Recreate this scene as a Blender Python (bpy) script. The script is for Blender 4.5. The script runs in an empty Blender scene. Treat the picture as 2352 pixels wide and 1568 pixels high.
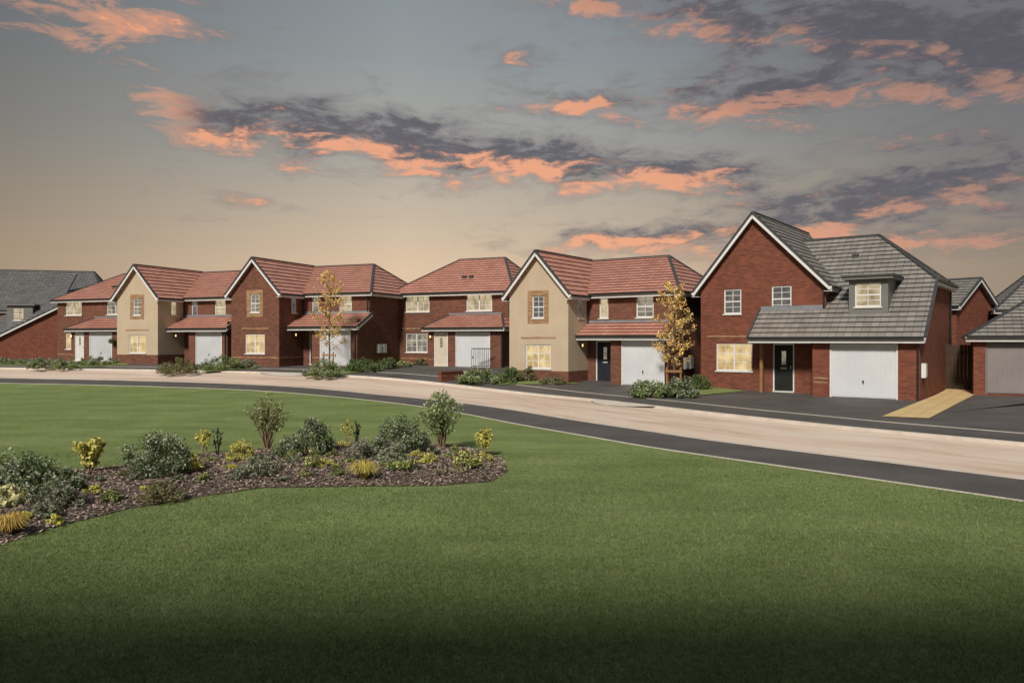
import bpy, bmesh, math, random
import numpy as np
from mathutils import Vector
rnd = random.Random(7); NR = np.random.RandomState(11)
scene = bpy.context.scene; COL = scene.collection
R = math.radians
F = 1750.0; CAMZ = 2.3; HZ = 780.0

def gz(x, y):
    t = min(1.0, max(0.0, (y - 31) / 16.0))
    return .7 * t * t * (3 - 2 * t)
def G(px, py):
    """ground point on the bearing of a photograph pixel"""
    lo, hi = 2.0, 90.0
    for _ in range(50):
        m = (lo + hi) / 2
        if F * (CAMZ - gz(0, m)) / m > py - HZ: lo = m
        else: hi = m
    y = (lo + hi) / 2
    return ((px - 1176) / F * y, y)

# ------------------------------------------------------------------ materials
def new_mat(name, rough=.7, col=None, spec=.3):
    m = bpy.data.materials.new(name); m.use_nodes = True
    b = m.node_tree.nodes['Principled BSDF']
    b.inputs['Roughness'].default_value = rough
    b.inputs['Specular IOR Level'].default_value = spec
    if col: b.inputs['Base Color'].default_value = (*col, 1)
    return m, m.node_tree, b
def N(nt, t, **k):
    n = nt.nodes.new(t)
    for a, v in k.items(): setattr(n, a, v)
    return n
def ramp(nt, stops):
    r = N(nt, 'ShaderNodeValToRGB'); e = r.color_ramp.elements
    while len(e) < len(stops): e.new(.5)
    for i, (p, c) in enumerate(stops):
        e[i].position = p; e[i].color = (*c, 1)
    return r
def mixc(nt, fac, a, b, mode='MIX'):
    n = N(nt, 'ShaderNodeMix', data_type='RGBA', blend_type=mode)
    for s, v in ((n.inputs[0], fac), (n.inputs[6], a), (n.inputs[7], b)):
        if isinstance(v, bpy.types.NodeSocket): nt.links.new(v, s)
        else: s.default_value = v if not isinstance(v, tuple) else (*v, 1)
    return n.outputs[2]
def noise(nt, vec, scale, detail=4, rough=.55):
    n = N(nt, 'ShaderNodeTexNoise'); n.inputs['Scale'].default_value = scale
    n.inputs['Detail'].default_value = detail; n.inputs['Roughness'].default_value = rough
    if vec is not None: nt.links.new(vec, n.inputs['Vector'])
    return n.outputs['Fac']
def bump(nt, b, h, strength=.4, dist=.02):
    n = N(nt, 'ShaderNodeBump'); n.inputs['Strength'].default_value = strength; n.inputs['Distance'].default_value = dist
    nt.links.new(h, n.inputs['Height']); nt.links.new(n.outputs[0], b.inputs['Normal'])

def brick_mat(name, c1, c2, mortar, dark):
    m, nt, b = new_mat(name, .85, spec=.2)
    tc = N(nt, 'ShaderNodeTexCoord')
    br = N(nt, 'ShaderNodeTexBrick'); nt.links.new(tc.outputs['UV'], br.inputs['Vector'])
    br.inputs['Scale'].default_value = 1; br.inputs['Brick Width'].default_value = .225; br.inputs['Row Height'].default_value = .075
    br.inputs['Mortar Size'].default_value = .006; br.inputs['Mortar Smooth'].default_value = .3; br.inputs['Bias'].default_value = -.1
    br.inputs['Color1'].default_value = (*c1, 1); br.inputs['Color2'].default_value = (*c2, 1); br.inputs['Mortar'].default_value = (*mortar, 1)
    n1 = noise(nt, tc.outputs['UV'], 1.6, 5, .7); r = ramp(nt, [(.3, dark), (.7, (1.08, 1.08, 1.08))]); nt.links.new(n1, r.inputs[0])
    nt.links.new(mixc(nt, 1.0, br.outputs['Color'], r.outputs[0], 'MULTIPLY'), b.inputs['Base Color'])
    bump(nt, b, br.outputs['Fac'], -.4, .01)
    return m
BRICK = brick_mat('red_brick', (.200, .061, .036), (.110, .035, .022), (.165, .10, .075), (.84, .83, .83))
BRICKB = brick_mat('brown_brick', (.175, .069, .044), (.094, .038, .026), (.155, .10, .078), (.84, .83, .83))
BUFF = brick_mat('buff_brick', (.36, .22, .115), (.20, .105, .055), (.28, .20, .14), (.85, .85, .85))

def tile_mat(name, c1, c2, gap, rough):
    m, nt, b = new_mat(name, rough, spec=.5)
    tc = N(nt, 'ShaderNodeTexCoord')
    br = N(nt, 'ShaderNodeTexBrick'); nt.links.new(tc.outputs['UV'], br.inputs['Vector'])
    br.inputs['Scale'].default_value = 1; br.inputs['Brick Width'].default_value = .3; br.inputs['Row Height'].default_value = .32
    br.inputs['Mortar Size'].default_value = .009; br.inputs['Mortar Smooth'].default_value = .3
    br.inputs['Color1'].default_value = (*c1, 1); br.inputs['Color2'].default_value = (*c2, 1); br.inputs['Mortar'].default_value = (*gap, 1)
    n1 = noise(nt, tc.outputs['UV'], .9, 5, .65); r = ramp(nt, [(.25, (.80, .80, .80)), (.75, (1.18, 1.18, 1.18))]); nt.links.new(n1, r.inputs[0])
    c = mixc(nt, 1.0, br.outputs['Color'], r.outputs[0], 'MULTIPLY')
    nt.links.new(c, b.inputs['Base Color'])
    bump(nt, b, noise(nt, tc.outputs['UV'], 40, 3), .15, .01)
    return m
TRED = tile_mat('red_roof_tile', (.55, .265, .20), (.45, .21, .158), (.13, .06, .05), .32)
TGREY = tile_mat('grey_roof_tile', (.275, .255, .232), (.20, .187, .172), (.05, .047, .046), .31)
TDARK = tile_mat('dark_roof_tile', (.155, .155, .155), (.115, .117, .12), (.03, .03, .035), .45)

def noisy(name, c1, c2, scale, rough=.8, bumps=0, spec=.3, coord='Object', detail=5):
    m, nt, b = new_mat(name, rough, spec=spec)
    tc = N(nt, 'ShaderNodeTexCoord')
    n1 = noise(nt, tc.outputs[coord], scale, detail, .65); r = ramp(nt, [(.3, c1), (.7, c2)]); nt.links.new(n1, r.inputs[0])
    nt.links.new(r.outputs[0], b.inputs['Base Color'])
    if bumps: bump(nt, b, noise(nt, tc.outputs[coord], scale * 12, 3), bumps, .02)
    return m
CREAM = noisy('cream_render', (.40, .325, .235), (.46, .375, .28), .9, .9, .15)
WHITE = noisy('white_upvc', (.60, .60, .60), (.67, .67, .67), 2.0, .35, 0, .5)
GARW = noisy('white_garage_steel', (.51, .53, .56), (.59, .61, .64), .8, .4, 0, .5)
GARG = noisy('taupe_garage_steel', (.19, .17, .17), (.235, .215, .215), .8, .45, 0, .4)
BLACK = noisy('black_plastic', (.012, .012, .013), (.02, .02, .022), 3, .4, 0, .5)
RIDGE = noisy('dark_ridge_tile', (.035, .037, .042), (.06, .062, .068), 4, .6)
LEAD = noisy('lead_flashing', (.15, .16, .18), (.22, .23, .25), 3, .5)
SILL = noisy('pale_sill', (.51, .49, .46), (.58, .56, .53), 3, .7)
GREYP = noisy('grey_dormer_panel', (.13, .13, .125), (.165, .165, .155), 2, .6)
DOORB = noisy('black_door', (.010, .013, .011), (.016, .02, .017), 2, .6, 0, .25)
DOORN = noisy('navy_door', (.012, .013, .022), (.018, .02, .032), 2, .55, 0, .3)
DOORC = noisy('cream_door', (.50, .44, .35), (.56, .50, .41), 2, .5)
DOORW = noisy('white_door', (.55, .55, .54), (.62, .62, .61), 2, .5)
WOOD = noisy('timber', (.20, .10, .045), (.30, .16, .07), 6, .8)
WOODD = noisy('dark_timber', (.035, .022, .016), (.06, .038, .026), 6, .8)
STEEL = noisy('brushed_metal', (.45, .44, .42), (.55, .54, .52), 6, .3)
BARK = noisy('bark', (.09, .06, .04), (.17, .12, .08), 14, .9, .4)
STEM = noisy('shrub_stem', (.16, .11, .07), (.28, .21, .13), 14, .9)

def pane_mat(name, dark, light, strength):
    m, nt, b = new_mat(name, .04, (.02, .02, .022), .6)
    tc = N(nt, 'ShaderNodeTexCoord')
    n1 = noise(nt, tc.outputs['Object'], 1.7, 3, .6); r = ramp(nt, [(.32, dark), (.62, light)]); nt.links.new(n1, r.inputs[0])
    nt.links.new(r.outputs[0], b.inputs['Emission Color']); b.inputs['Emission Strength'].default_value = strength
    return m
PLIT = pane_mat('lit_pane', (.44, .28, .10), (.95, .70, .34), .88)
PMID = pane_mat('softly_lit_pane', (.32, .24, .13), (.74, .60, .37), .82)
PDIM = pane_mat('dim_pane', (.07, .068, .065), (.46, .40, .29), .7)
PDARK = pane_mat('dark_pane', (.05, .052, .056), (.20, .19, .18), .6)
LAMP, nt, b = new_mat('lamp_glow', .5, (.8, .6, .3)); b.inputs['Emission Color'].default_value = (1, .55, .2, 1); b.inputs['Emission Strength'].default_value = 2

def attr_mat(name, rough=.6, trans=.25):
    m, nt, b = new_mat(name, rough, spec=.25)
    a = N(nt, 'ShaderNodeAttribute', attribute_name='Col'); nt.links.new(a.outputs['Color'], b.inputs['Base Color'])
    if trans:
        t = N(nt, 'ShaderNodeBsdfTranslucent'); nt.links.new(a.outputs['Color'], t.inputs['Color'])
        mx = N(nt, 'ShaderNodeMixShader'); mx.inputs[0].default_value = trans
        nt.links.new(b.outputs[0], mx.inputs[1]); nt.links.new(t.outputs[0], mx.inputs[2])
        nt.links.new(mx.outputs[0], nt.nodes['Material Output'].inputs['Surface'])
    return m
LEAF = attr_mat('leaf', .6, .3); BLADE = attr_mat('grass_blade', .6, .35); CHIP = attr_mat('bark_chip', .9, 0)

def lawn_mat(name, a, b_, c):
    m, nt, b = new_mat(name, .85, spec=.15)
    tc = N(nt, 'ShaderNodeTexCoord'); o = tc.outputs['Object']
    n1 = noise(nt, o, .55, 6, .7); r1 = ramp(nt, [(.3, a), (.52, b_), (.72, c)]); nt.links.new(n1, r1.inputs[0])
    n2 = noise(nt, o, 9, 7, .8); r2 = ramp(nt, [(.3, (.64, .64, .62)), (.7, (1.34, 1.32, 1.26))]); nt.links.new(n2, r2.inputs[0])
    # soft mowing bands running across the green
    mp = N(nt, 'ShaderNodeMapping'); mp.inputs['Rotation'].default_value = (0, 0, R(24)); mp.inputs['Scale'].default_value = (.25, .8, 1); nt.links.new(o, mp.inputs['Vector'])
    n3 = noise(nt, mp.outputs[0], 1.2, 6, .7); r3 = ramp(nt, [(.3, (.76, .79, .76)), (.7, (1.22, 1.19, 1.14))]); nt.links.new(n3, r3.inputs[0])
    cc = mixc(nt, 1.0, r1.outputs[0], r2.outputs[0], 'MULTIPLY'); cc = mixc(nt, 1.0, cc, r3.outputs[0], 'MULTIPLY')
    nt.links.new(cc, b.inputs['Base Color']); bump(nt, b, noise(nt, o, 55, 5, .8), .6, .03)
    return m
LAWN = lawn_mat('lawn_grass', (.135, .182, .066), (.168, .220, .084), (.220, .264, .120))
ROUGHG = lawn_mat('rough_grass', (.07, .09, .035), (.09, .11, .045), (.11, .12, .06))

def asphalt(name, lo, hi, sp):
    m, nt, b = new_mat(name, .72, spec=.35)
    tc = N(nt, 'ShaderNodeTexCoord'); o = tc.outputs['Object']
    n1 = noise(nt, o, .6, 5, .6); r1 = ramp(nt, [(.3, lo), (.7, hi)]); nt.links.new(n1, r1.inputs[0])
    n2 = noise(nt, o, 22, 5, 1.0); r2 = ramp(nt, [(.36, (.40, .40, .40)), (.72, (sp, sp, sp))]); nt.links.new(n2, r2.inputs[0])
    nt.links.new(mixc(nt, 1.0, r1.outputs[0], r2.outputs[0], 'MULTIPLY'), b.inputs['Base Color'])
    bump(nt, b, noise(nt, o, 60, 4, .8), .5, .02)
    return m
ASPH = asphalt('asphalt', (.058, .053, .051), (.098, .090, .086), 2.2)
def road_mat():
    m, nt, b = new_mat('tan_road', .5, spec=.45)
    tc = N(nt, 'ShaderNodeTexCoord'); o = tc.outputs['UV']
    mp = N(nt, 'ShaderNodeMapping'); mp.inputs['Scale'].default_value = (.14, .8, 1); nt.links.new(o, mp.inputs['Vector'])
    n1 = noise(nt, mp.outputs[0], 1.1, 9, .72); r1 = ramp(nt, [(.30, (.40, .285, .215)), (.43, (.60, .465, .375)), (.55, (.74, .61, .52)), (.70, (.83, .73, .65))]); nt.links.new(n1, r1.inputs[0])
    n2 = noise(nt, tc.outputs['Object'], 25, 5, .85); r2 = ramp(nt, [(.35, (.86, .84, .82)), (.7, (1.06, 1.06, 1.06))]); nt.links.new(n2, r2.inputs[0])
    nt.links.new(mixc(nt, 1.0, r1.outputs[0], r2.outputs[0], 'MULTIPLY'), b.inputs['Base Color'])
    rr = ramp(nt, [(.35, (.7, .7, .7)), (.65, (.33, .33, .33))]); nt.links.new(n1, rr.inputs[0]); nt.links.new(rr.outputs[0], b.inputs['Roughness'])
    bump(nt, b, noise(nt, tc.outputs['Object'], 60, 4, .8), .15, .01)
    return m
ROAD = road_mat()
KERB = noisy('kerb_concrete', (.46, .41, .36), (.60, .55, .49), 2.5, .85, .2)
def slab_mat():
    m, nt, b = new_mat('buff_paving', .85)
    tc = N(nt, 'ShaderNodeTexCoord')
    mp = N(nt, 'ShaderNodeMapping'); mp.inputs['Rotation'].default_value = (0, 0, R(-54)); nt.links.new(tc.outputs['Object'], mp.inputs['Vector'])
    br = N(nt, 'ShaderNodeTexBrick'); nt.links.new(mp.outputs[0], br.inputs['Vector'])
    br.inputs['Scale'].default_value = 1; br.inputs['Brick Width'].default_value = .6; br.inputs['Row Height'].default_value = .45; br.inputs['Mortar Size'].default_value = .01
    br.inputs['Color1'].default_value = (.60, .44, .22, 1); br.inputs['Color2'].default_value = (.53, .385, .19, 1); br.inputs['Mortar'].default_value = (.3, .22, .12, 1)
    nt.links.new(br.outputs['Color'], b.inputs['Base Color']); return m
SLAB = slab_mat()
MULCH = noisy('bark_mulch', (.085, .066, .056), (.18, .14, .12), 18, .95, .9)

# ------------------------------------------------------------------ mesh building
class MB:
    def __init__(s): s.v = []; s.f = []; s.uv = []
    def poly(s, pts, uv=None):
        i = len(s.v); s.v += [tuple(p) for p in pts]; s.f.append(tuple(range(i, i + len(pts)))); s.uv.append(uv)
    def hexa(s, c):
        for q in ((0, 1, 2, 3), (7, 6, 5, 4), (0, 4, 5, 1), (1, 5, 6, 2), (2, 6, 7, 3), (3, 7, 4, 0)): s.poly([c[i] for i in q])
    def box(s, x0, x1, y0, y1, z0, z1):
        s.hexa([(x0, y0, z1), (x1, y0, z1), (x1, y1, z1), (x0, y1, z1), (x0, y0, z0), (x1, y0, z0), (x1, y1, z0), (x0, y1, z0)])
    def bar(s, p, q, w, h, up=(0, 0, 1)):
        p = Vector(p); q = Vector(q); d = (q - p).normalized(); sd = d.cross(Vector(up))
        if sd.length < 1e-3: sd = d.cross(Vector((1, 0, 0)))
        sd.normalize(); u = sd.cross(d); a = sd * w / 2; b = u * h / 2
        s.hexa([p - a + b, p + a + b, q + a + b, q - a + b, p - a - b, p + a - b, q + a - b, q - a - b])
    def tube(s, pts, rads, n=7):
        rings = []
        for i, p in enumerate(pts):
            p = Vector(p); d = (Vector(pts[min(i + 1, len(pts) - 1)]) - Vector(pts[max(i - 1, 0)])).normalized()
            a = d.cross(Vector((0, 0, 1)) if abs(d.z) < .9 else Vector((1, 0, 0))).normalized(); b = d.cross(a)
            rings.append([p + (a * math.cos(t * 2 * math.pi / n) + b * math.sin(t * 2 * math.pi / n)) * rads[i] for t in range(n)])
        for i in range(len(rings) - 1):
            for k in range(n): s.poly([rings[i][k], rings[i][(k + 1) % n], rings[i + 1][(k + 1) % n], rings[i + 1][k]])
        s.poly(rings[-1]); s.poly(rings[0][::-1])
    def build(s, name, mat, parent=None):
        me = bpy.data.meshes.new(name); me.from_pydata(s.v, [], s.f)
        ul = me.uv_layers.new(name='UVMap').data; k = 0
        for fi, f in enumerate(s.f):
            u = s.uv[fi]
            if u is None:
                n = Vector((0, 0, 0)); P = [Vector(s.v[i]) for i in f]
                for a in range(len(P)): n += P[a].cross(P[(a + 1) % len(P)])
                n = n.normalized() if n.length > 1e-12 else Vector((0, 0, 1))
                t = Vector((0, 0, 1)).cross(n); t = t.normalized() if t.length > 1e-3 else Vector((1, 0, 0))
                b = n.cross(t); u = [(p.dot(t), p.dot(b)) for p in P]
            for q in u: ul[k].uv = q; k += 1
        me.materials.append(mat)
        o = bpy.data.objects.new(name, me); COL.objects.link(o)
        if parent: o.parent = parent
        return o
def tag(o, label, cat, group=None, kind=None):
    if label: o['label'] = label
    if cat: o['category'] = cat
    if group: o['group'] = group
    if kind: o['kind'] = kind
    return o
def thing(name, loc, rz, label, cat, group=None):
    o = bpy.data.objects.new(name, None); COL.objects.link(o); o.location = loc; o.rotation_euler = (0, 0, rz)
    o.empty_display_size = .2
    return tag(o, label, cat, group)
def fast(name, v, f, mat, parent=None, col=None):
    me = bpy.data.meshes.new(name); n, k = f.shape
    me.vertices.add(len(v)); me.vertices.foreach_set('co', np.ascontiguousarray(v, dtype=np.float32).ravel())
    me.loops.add(n * k); me.loops.foreach_set('vertex_index', np.ascontiguousarray(f, dtype=np.int32).ravel())
    me.polygons.add(n); me.polygons.foreach_set('loop_start', np.arange(0, n * k, k, dtype=np.int32))
    me.update(calc_edges=True); me.validate()
    if col is not None:
        a = me.color_attributes.new('Col', 'FLOAT_COLOR', 'POINT')
        c = np.ones((len(v), 4), dtype=np.float32); c[:, :3] = col; a.data.foreach_set('color', c.ravel())
    me.materials.append(mat); o = bpy.data.objects.new(name, me); COL.objects.link(o)
    if parent: o.parent = parent
    return o

# ------------------------------------------------------------------ setting
ctrl = [(-120, 53), (-80, 46), (-45, 40), (-24.7, 36.7), (-18.9, 35.8), (-13.3, 34.4), (-8.76, 32.2), (-3.2, 26.4), (0, 20.9), (1.8, 18.1), (2.98, 16.2), (5.4, 13.2), (7.3, 10.8), (9.6, 7.8), (14, 2), (20, -6), (28, -16)]
def crom(P, n):
    out = []
    for i in range(1, len(P) - 2):
        p0, p1, p2, p3 = [np.array(P[j], float) for j in (i - 1, i, i + 1, i + 2)]
        for k in range(n):
            t = k / n
            out.append(.5 * (2 * p1 + (p2 - p0) * t + (2 * p0 - 5 * p1 + 4 * p2 - p3) * t * t + (3 * p1 - p0 - 3 * p2 + p3) * t ** 3))
    out.append(np.array(P[-2], float)); return np.array(out)
curve = crom(ctrl, 14)
for _ in range(30): curve[1:-1] = .5 * curve[1:-1] + .25 * (curve[:-2] + curve[2:])
tan = np.gradient(curve, axis=0); tan /= np.linalg.norm(tan, axis=1)[:, None]
nor = np.stack([-tan[:, 1], tan[:, 0]], 1)     # towards the houses
if nor[len(nor) // 2] @ np.array([.5, 1]) < 0: nor = -nor
arc = np.concatenate([[0], np.cumsum(np.linalg.norm(np.diff(curve, axis=0), axis=1))])
def strip(name, o0, o1, z, mat, skirt=0):
    mb = MB(); m = max(1, int(math.ceil((o1 - o0) / .9))); offs = np.linspace(o0, o1, m + 1)
    def pt(i, o):
        p = curve[i] + nor[i] * o; return (p[0], p[1], gz(p[0], p[1]) + z)
    for i in range(len(curve) - 1):
        for j in range(m):
            mb.poly([pt(i, offs[j]), pt(i + 1, offs[j]), pt(i + 1, offs[j + 1]), pt(i, offs[j + 1])],
                    [(arc[i], offs[j]), (arc[i + 1], offs[j]), (arc[i + 1], offs[j + 1]), (arc[i], offs[j + 1])])
        if skirt:
            for o in (o0, o1):
                a, b = pt(i, o), pt(i + 1, o); mb.poly([a, b, (b[0], b[1], b[2] - skirt), (a[0], a[1], a[2] - skirt)])
    o = mb.build(name, mat); o['kind'] = 'structure'; return o
xs = [-3000, -800, -300, -150, -100] + list(np.arange(-80, 61, 2.0)) + [80, 120, 300, 800, 3000]
ys = [-800, -200, -60, -20, 0] + list(np.arange(10, 60, 1.0)) + [65, 75, 100, 150, 300, 800, 4000]
mb = MB()
for i in range(len(xs) - 1):
    for j in range(len(ys) - 1):
        mb.poly([(x, y, gz(x, y) - .15) for x, y in ((xs[i], ys[j]), (xs[i + 1], ys[j]), (xs[i + 1], ys[j + 1]), (xs[i], ys[j + 1]))])
mb.build('ground', ROUGHG)['kind'] = 'structure'
mb = MB(); T = np.concatenate([[0], np.cumsum(np.linspace(.4, 2.2, 60))]); T /= T[-1]
for i in range(len(curve) - 1):
    def lp(i, t):
        a = curve[i]; y = a[1] + (-70 - a[1]) * t; return (a[0], y, gz(a[0], y))
    for k in range(60): mb.poly([lp(i, T[k + 1]), lp(i + 1, T[k + 1]), lp(i + 1, T[k]), lp(i, T[k])])
mb.build('lawn', LAWN)['kind'] = 'structure'
strip('lawn_edging', 0.0, .06, .012, KERB, .12)
strip('footpath', .06, 1.95, .0, ASPH)
strip('kerb', 1.95, 2.08, .012, KERB, .14)
strip('road', 2.08, 7.0, -.07, ROAD)
strip('kerb', 7.0, 7.13, .012, KERB, .14)
strip('footpath', 7.13, 9.0, .0, ASPH)
strip('path_edging', 9.0, 9.06, .012, KERB, .1)
strip('driveway', 9.06, 34, .002, ASPH)

def sheet(name, pts, zf, mat, cuts=4, kind='structure'):
    bm = bmesh.new(); vs = [bm.verts.new((x, y, 0)) for x, y in pts]; bm.faces.new(vs)
    bmesh.ops.triangulate(bm, faces=bm.faces[:])
    bmesh.ops.subdivide_edges(bm, edges=bm.edges[:], cuts=cuts, use_grid_fill=True)
    bmesh.ops.triangulate(bm, faces=bm.faces[:])
    for v in bm.verts: v.co.z = zf(v.co.x, v.co.y)
    bm.normal_update()
    for f in bm.faces:
        if f.normal.z < 0: f.normal_flip()
    me = bpy.data.meshes.new(name); bm.to_mesh(me); bm.free(); me.materials.append(mat)
    o = bpy.data.objects.new(name, me); COL.objects.link(o)
    if kind: o['kind'] = kind
    return o
for pl in ([(1585, 910), (1600, 893), (1640, 889), (1712, 899)], [(1140, 884), (1150, 870), (1290, 872), (1330, 882)],
           [(775, 862), (800, 846), (900, 836), (965, 836), (900, 846)], [(462, 856), (520, 838), (610, 838), (590, 846)],
           [(140, 847), (190, 834), (300, 834), (290, 840)], [(-60, 840), (-60, 832), (70, 832), (70, 838)]):
    sheet('front_lawn', [G(*p) for p in pl], lambda x, y: gz(x, y) + .03, LAWN)
# low pale ramps at the kerb by the drives
for cx, cy in ((2.9, 27.0), (-12.0, 42.2)):
    j = int(np.argmin(np.hypot(curve[:, 0] + nor[:, 0] * 7 - cx, curve[:, 1] + nor[:, 1] * 7 - cy)))
    c0 = curve[j] + nor[j] * 6.995; t_ = tan[j]; n_ = nor[j]; zc = gz(*c0)
    arcp = [(-1.9, 0), (-1.5, -.3), (-.8, -.62), (0, -.75), (.8, -.62), (1.5, -.3), (1.9, 0)]
    sheet('kerb_ramp', [tuple(c0 + t_ * a + n_ * b) for a, b in arcp], lambda x, y: gz(x, y) + .006 - .07 * min(1, max(0, -((x - c0[0]) * n_[0] + (y - c0[1]) * n_[1])) / .75), KERB, 3)
sheet('paved_path', [(11.05, 22.75), (12.15, 22.2), (20.9, 33.9), (19.95, 34.8)], lambda x, y: gz(x, y) + .02, SLAB, 6)
bedpx = [(-140, 1095), (0, 1083), (100, 1088), (280, 1072), (430, 1050), (640, 1030), (780, 1020), (900, 1018), (1020, 1022), (1090, 1032), (1150, 1056), (1168, 1082), (1130, 1106), (1000, 1116), (850, 1117), (600, 1121), (450, 1143), (300, 1168), (150, 1205), (0, 1252), (-160, 1310)]
bed = [G(*p) for p in bedpx]
BA = np.array(bed)
def inpoly(x, y):
    ins = np.zeros(np.shape(x), bool); j = len(BA) - 1
    for i in range(len(BA)):
        xi, yi = BA[i]; xj, yj = BA[j]
        c = ((yi > y) != (yj > y)) & (x < (xj - xi) * (y - yi) / (yj - yi + 1e-12) + xi); ins ^= c; j = i
    return ins
def bdist(x, y):
    d = np.full(np.shape(x), 9.0)
    for i in range(len(BA)):
        a = BA[i]; b = BA[(i + 1) % len(BA)]; ab = b - a
        t = np.clip(((x - a[0]) * ab[0] + (y - a[1]) * ab[1]) / (ab @ ab), 0, 1)
        d = np.minimum(d, np.hypot(x - a[0] - ab[0] * t, y - a[1] - ab[1] * t))
    return d
def bedz(x, y): return .012 + .10 * np.minimum(bdist(x, y), 1.0)
sheet('mulch_bed', bed, lambda x, y: float(bedz(np.float64(x), np.float64(y))), MULCH, 7)
# wood chips
n = 80000; x = NR.uniform(-10, .2, n); y = NR.uniform(7.5, 17.2, n); k = inpoly(x, y); x, y = x[k], y[k]
x += NR.normal(0, .05, len(x)); y += NR.normal(0, .05, len(y)); n = len(x)
def quads(c, L, W, tilt=1.0):
    n = len(c); a = NR.uniform(0, 2 * np.pi, n); e = NR.normal(0, tilt, n)
    t = np.stack([np.cos(a) * np.cos(e), np.sin(a) * np.cos(e), np.sin(e)], 1)
    r = NR.normal(0, 1, (n, 3)); r[:, 2] *= .6; b = np.cross(t, np.cross(r, t)); b /= np.linalg.norm(b, axis=1)[:, None] + 1e-9
    L = np.broadcast_to(L, n)[:, None]; W = np.broadcast_to(W, n)[:, None]
    v = np.stack([c - t * L / 2, c + b * W / 2 - t * L * .08, c + t * L / 2, c - b * W / 2 - t * L * .08], 1)
    return v.reshape(-1, 3), np.arange(n * 4).reshape(n, 4)
v, f = quads(np.stack([x, y, bedz(x, y) + NR.uniform(.005, .03, n)], 1), NR.uniform(.03, .09, n), NR.uniform(.014, .034, n), .25)
pal = np.array([(.25, .19, .155), (.16, .115, .09), (.38, .31, .265), (.08, .058, .047), (.31, .245, .21)])
tag(fast('wood_chips', v, f, CHIP, None, np.repeat(pal[NR.randint(0, 5, n)] * NR.uniform(.7, 1.2, (n, 1)), 4, 0)), 'brown bark chips covering the planted bed', 'bark chips', None, 'stuff')
# grass blades of the near lawn
n = 320000; y = 4.2 * (15.5 / 4.2) ** NR.uniform(0, 1, n); x = NR.uniform(-.75, .75, n) * y
k = ~inpoly(x, y); ey = np.interp(x, curve[:, 0], curve[:, 1]); k &= y < ey - .03; x, y = x[k], y[k]; n = len(x)
h = NR.uniform(.014, .036, n) * np.clip((19 - y) / 8, .35, 1); a = NR.uniform(0, 2 * np.pi, n); w = .0019 * (1 + y / 7)
b0 = np.stack([x, y, np.zeros(n)], 1); sd = np.stack([np.cos(a), np.sin(a), 0 * a], 1) * w[:, None]
tip = b0 + np.stack([NR.normal(0, .018, n), NR.normal(0, .018, n), h], 1)
v = np.stack([b0 - sd, b0 + sd, tip], 1).reshape(-1, 3)
patch = .5 + .25 * np.sin(x * 1.4 - y * 1.1 + 1.6 * np.sin(x * .8 + y * .4)) * np.sin(y * 1.2 + 1.5 * np.sin(x * 1.1)) + .25 * np.sin(x * 2.7 + 2 * np.sin(y * 1.9)) * np.sin(y * 2.3 + 2 * np.sin(x * 1.7))
c = np.array([.140, .196, .068]) * (1 - patch[:, None]) + np.array([.235, .288, .125]) * patch[:, None]
c = c * NR.uniform(.62, 1.38, (n, 1)); dry = NR.uniform(0, 1, n) < .06; c[dry] = np.array([.36, .34, .18]) * NR.uniform(.7, 1.1, (dry.sum(), 1))
tag(fast('grass_blades', v, np.arange(n * 3).reshape(n, 3), BLADE, None, np.repeat(c, 3, 0)), 'short mown grass of the near lawn', 'grass', None, 'stuff')

# ------------------------------------------------------------------ house parts
class WP:
    def __init__(s, x, y, dx, dy): s.x, s.y, s.dx, s.dy = x, y, dx, dy
    def pt(s, a, z, k=0): return (s.x + s.dx * a - s.dy * k, s.y + s.dy * a + s.dx * k, z)
def wall(mb, wp, L, z0, z1, holes=(), rev=.12, a0=0):
    A = sorted({a0, L, *[h[0] for h in holes], *[h[1] for h in holes]}); Z = sorted({z0, z1, *[h[2] for h in holes], *[h[3] for h in holes]})
    for i in range(len(A) - 1):
        for j in range(len(Z) - 1):
            ma, mz = (A[i] + A[i + 1]) / 2, (Z[j] + Z[j + 1]) / 2
            if any(h[0] < ma < h[1] and h[2] < mz < h[3] for h in holes): continue
            mb.poly([wp.pt(A[i], Z[j]), wp.pt(A[i + 1], Z[j]), wp.pt(A[i + 1], Z[j + 1]), wp.pt(A[i], Z[j + 1])])
    for a, b, c, d in holes:
        for p, q in (((a, c), (b, c)), ((b, c), (b, d)), ((b, d), (a, d)), ((a, d), (a, c))):
            mb.poly([wp.pt(*p), wp.pt(*p, rev), wp.pt(*q, rev), wp.pt(*q)])
def wbox(mb, wp, a0, a1, z0, z1, k0, k1):
    mb.hexa([wp.pt(a0, z1, k0), wp.pt(a1, z1, k0), wp.pt(a1, z1, k1), wp.pt(a0, z1, k1), wp.pt(a0, z0, k0), wp.pt(a1, z0, k0), wp.pt(a1, z0, k1), wp.pt(a0, z0, k1)])
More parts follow.
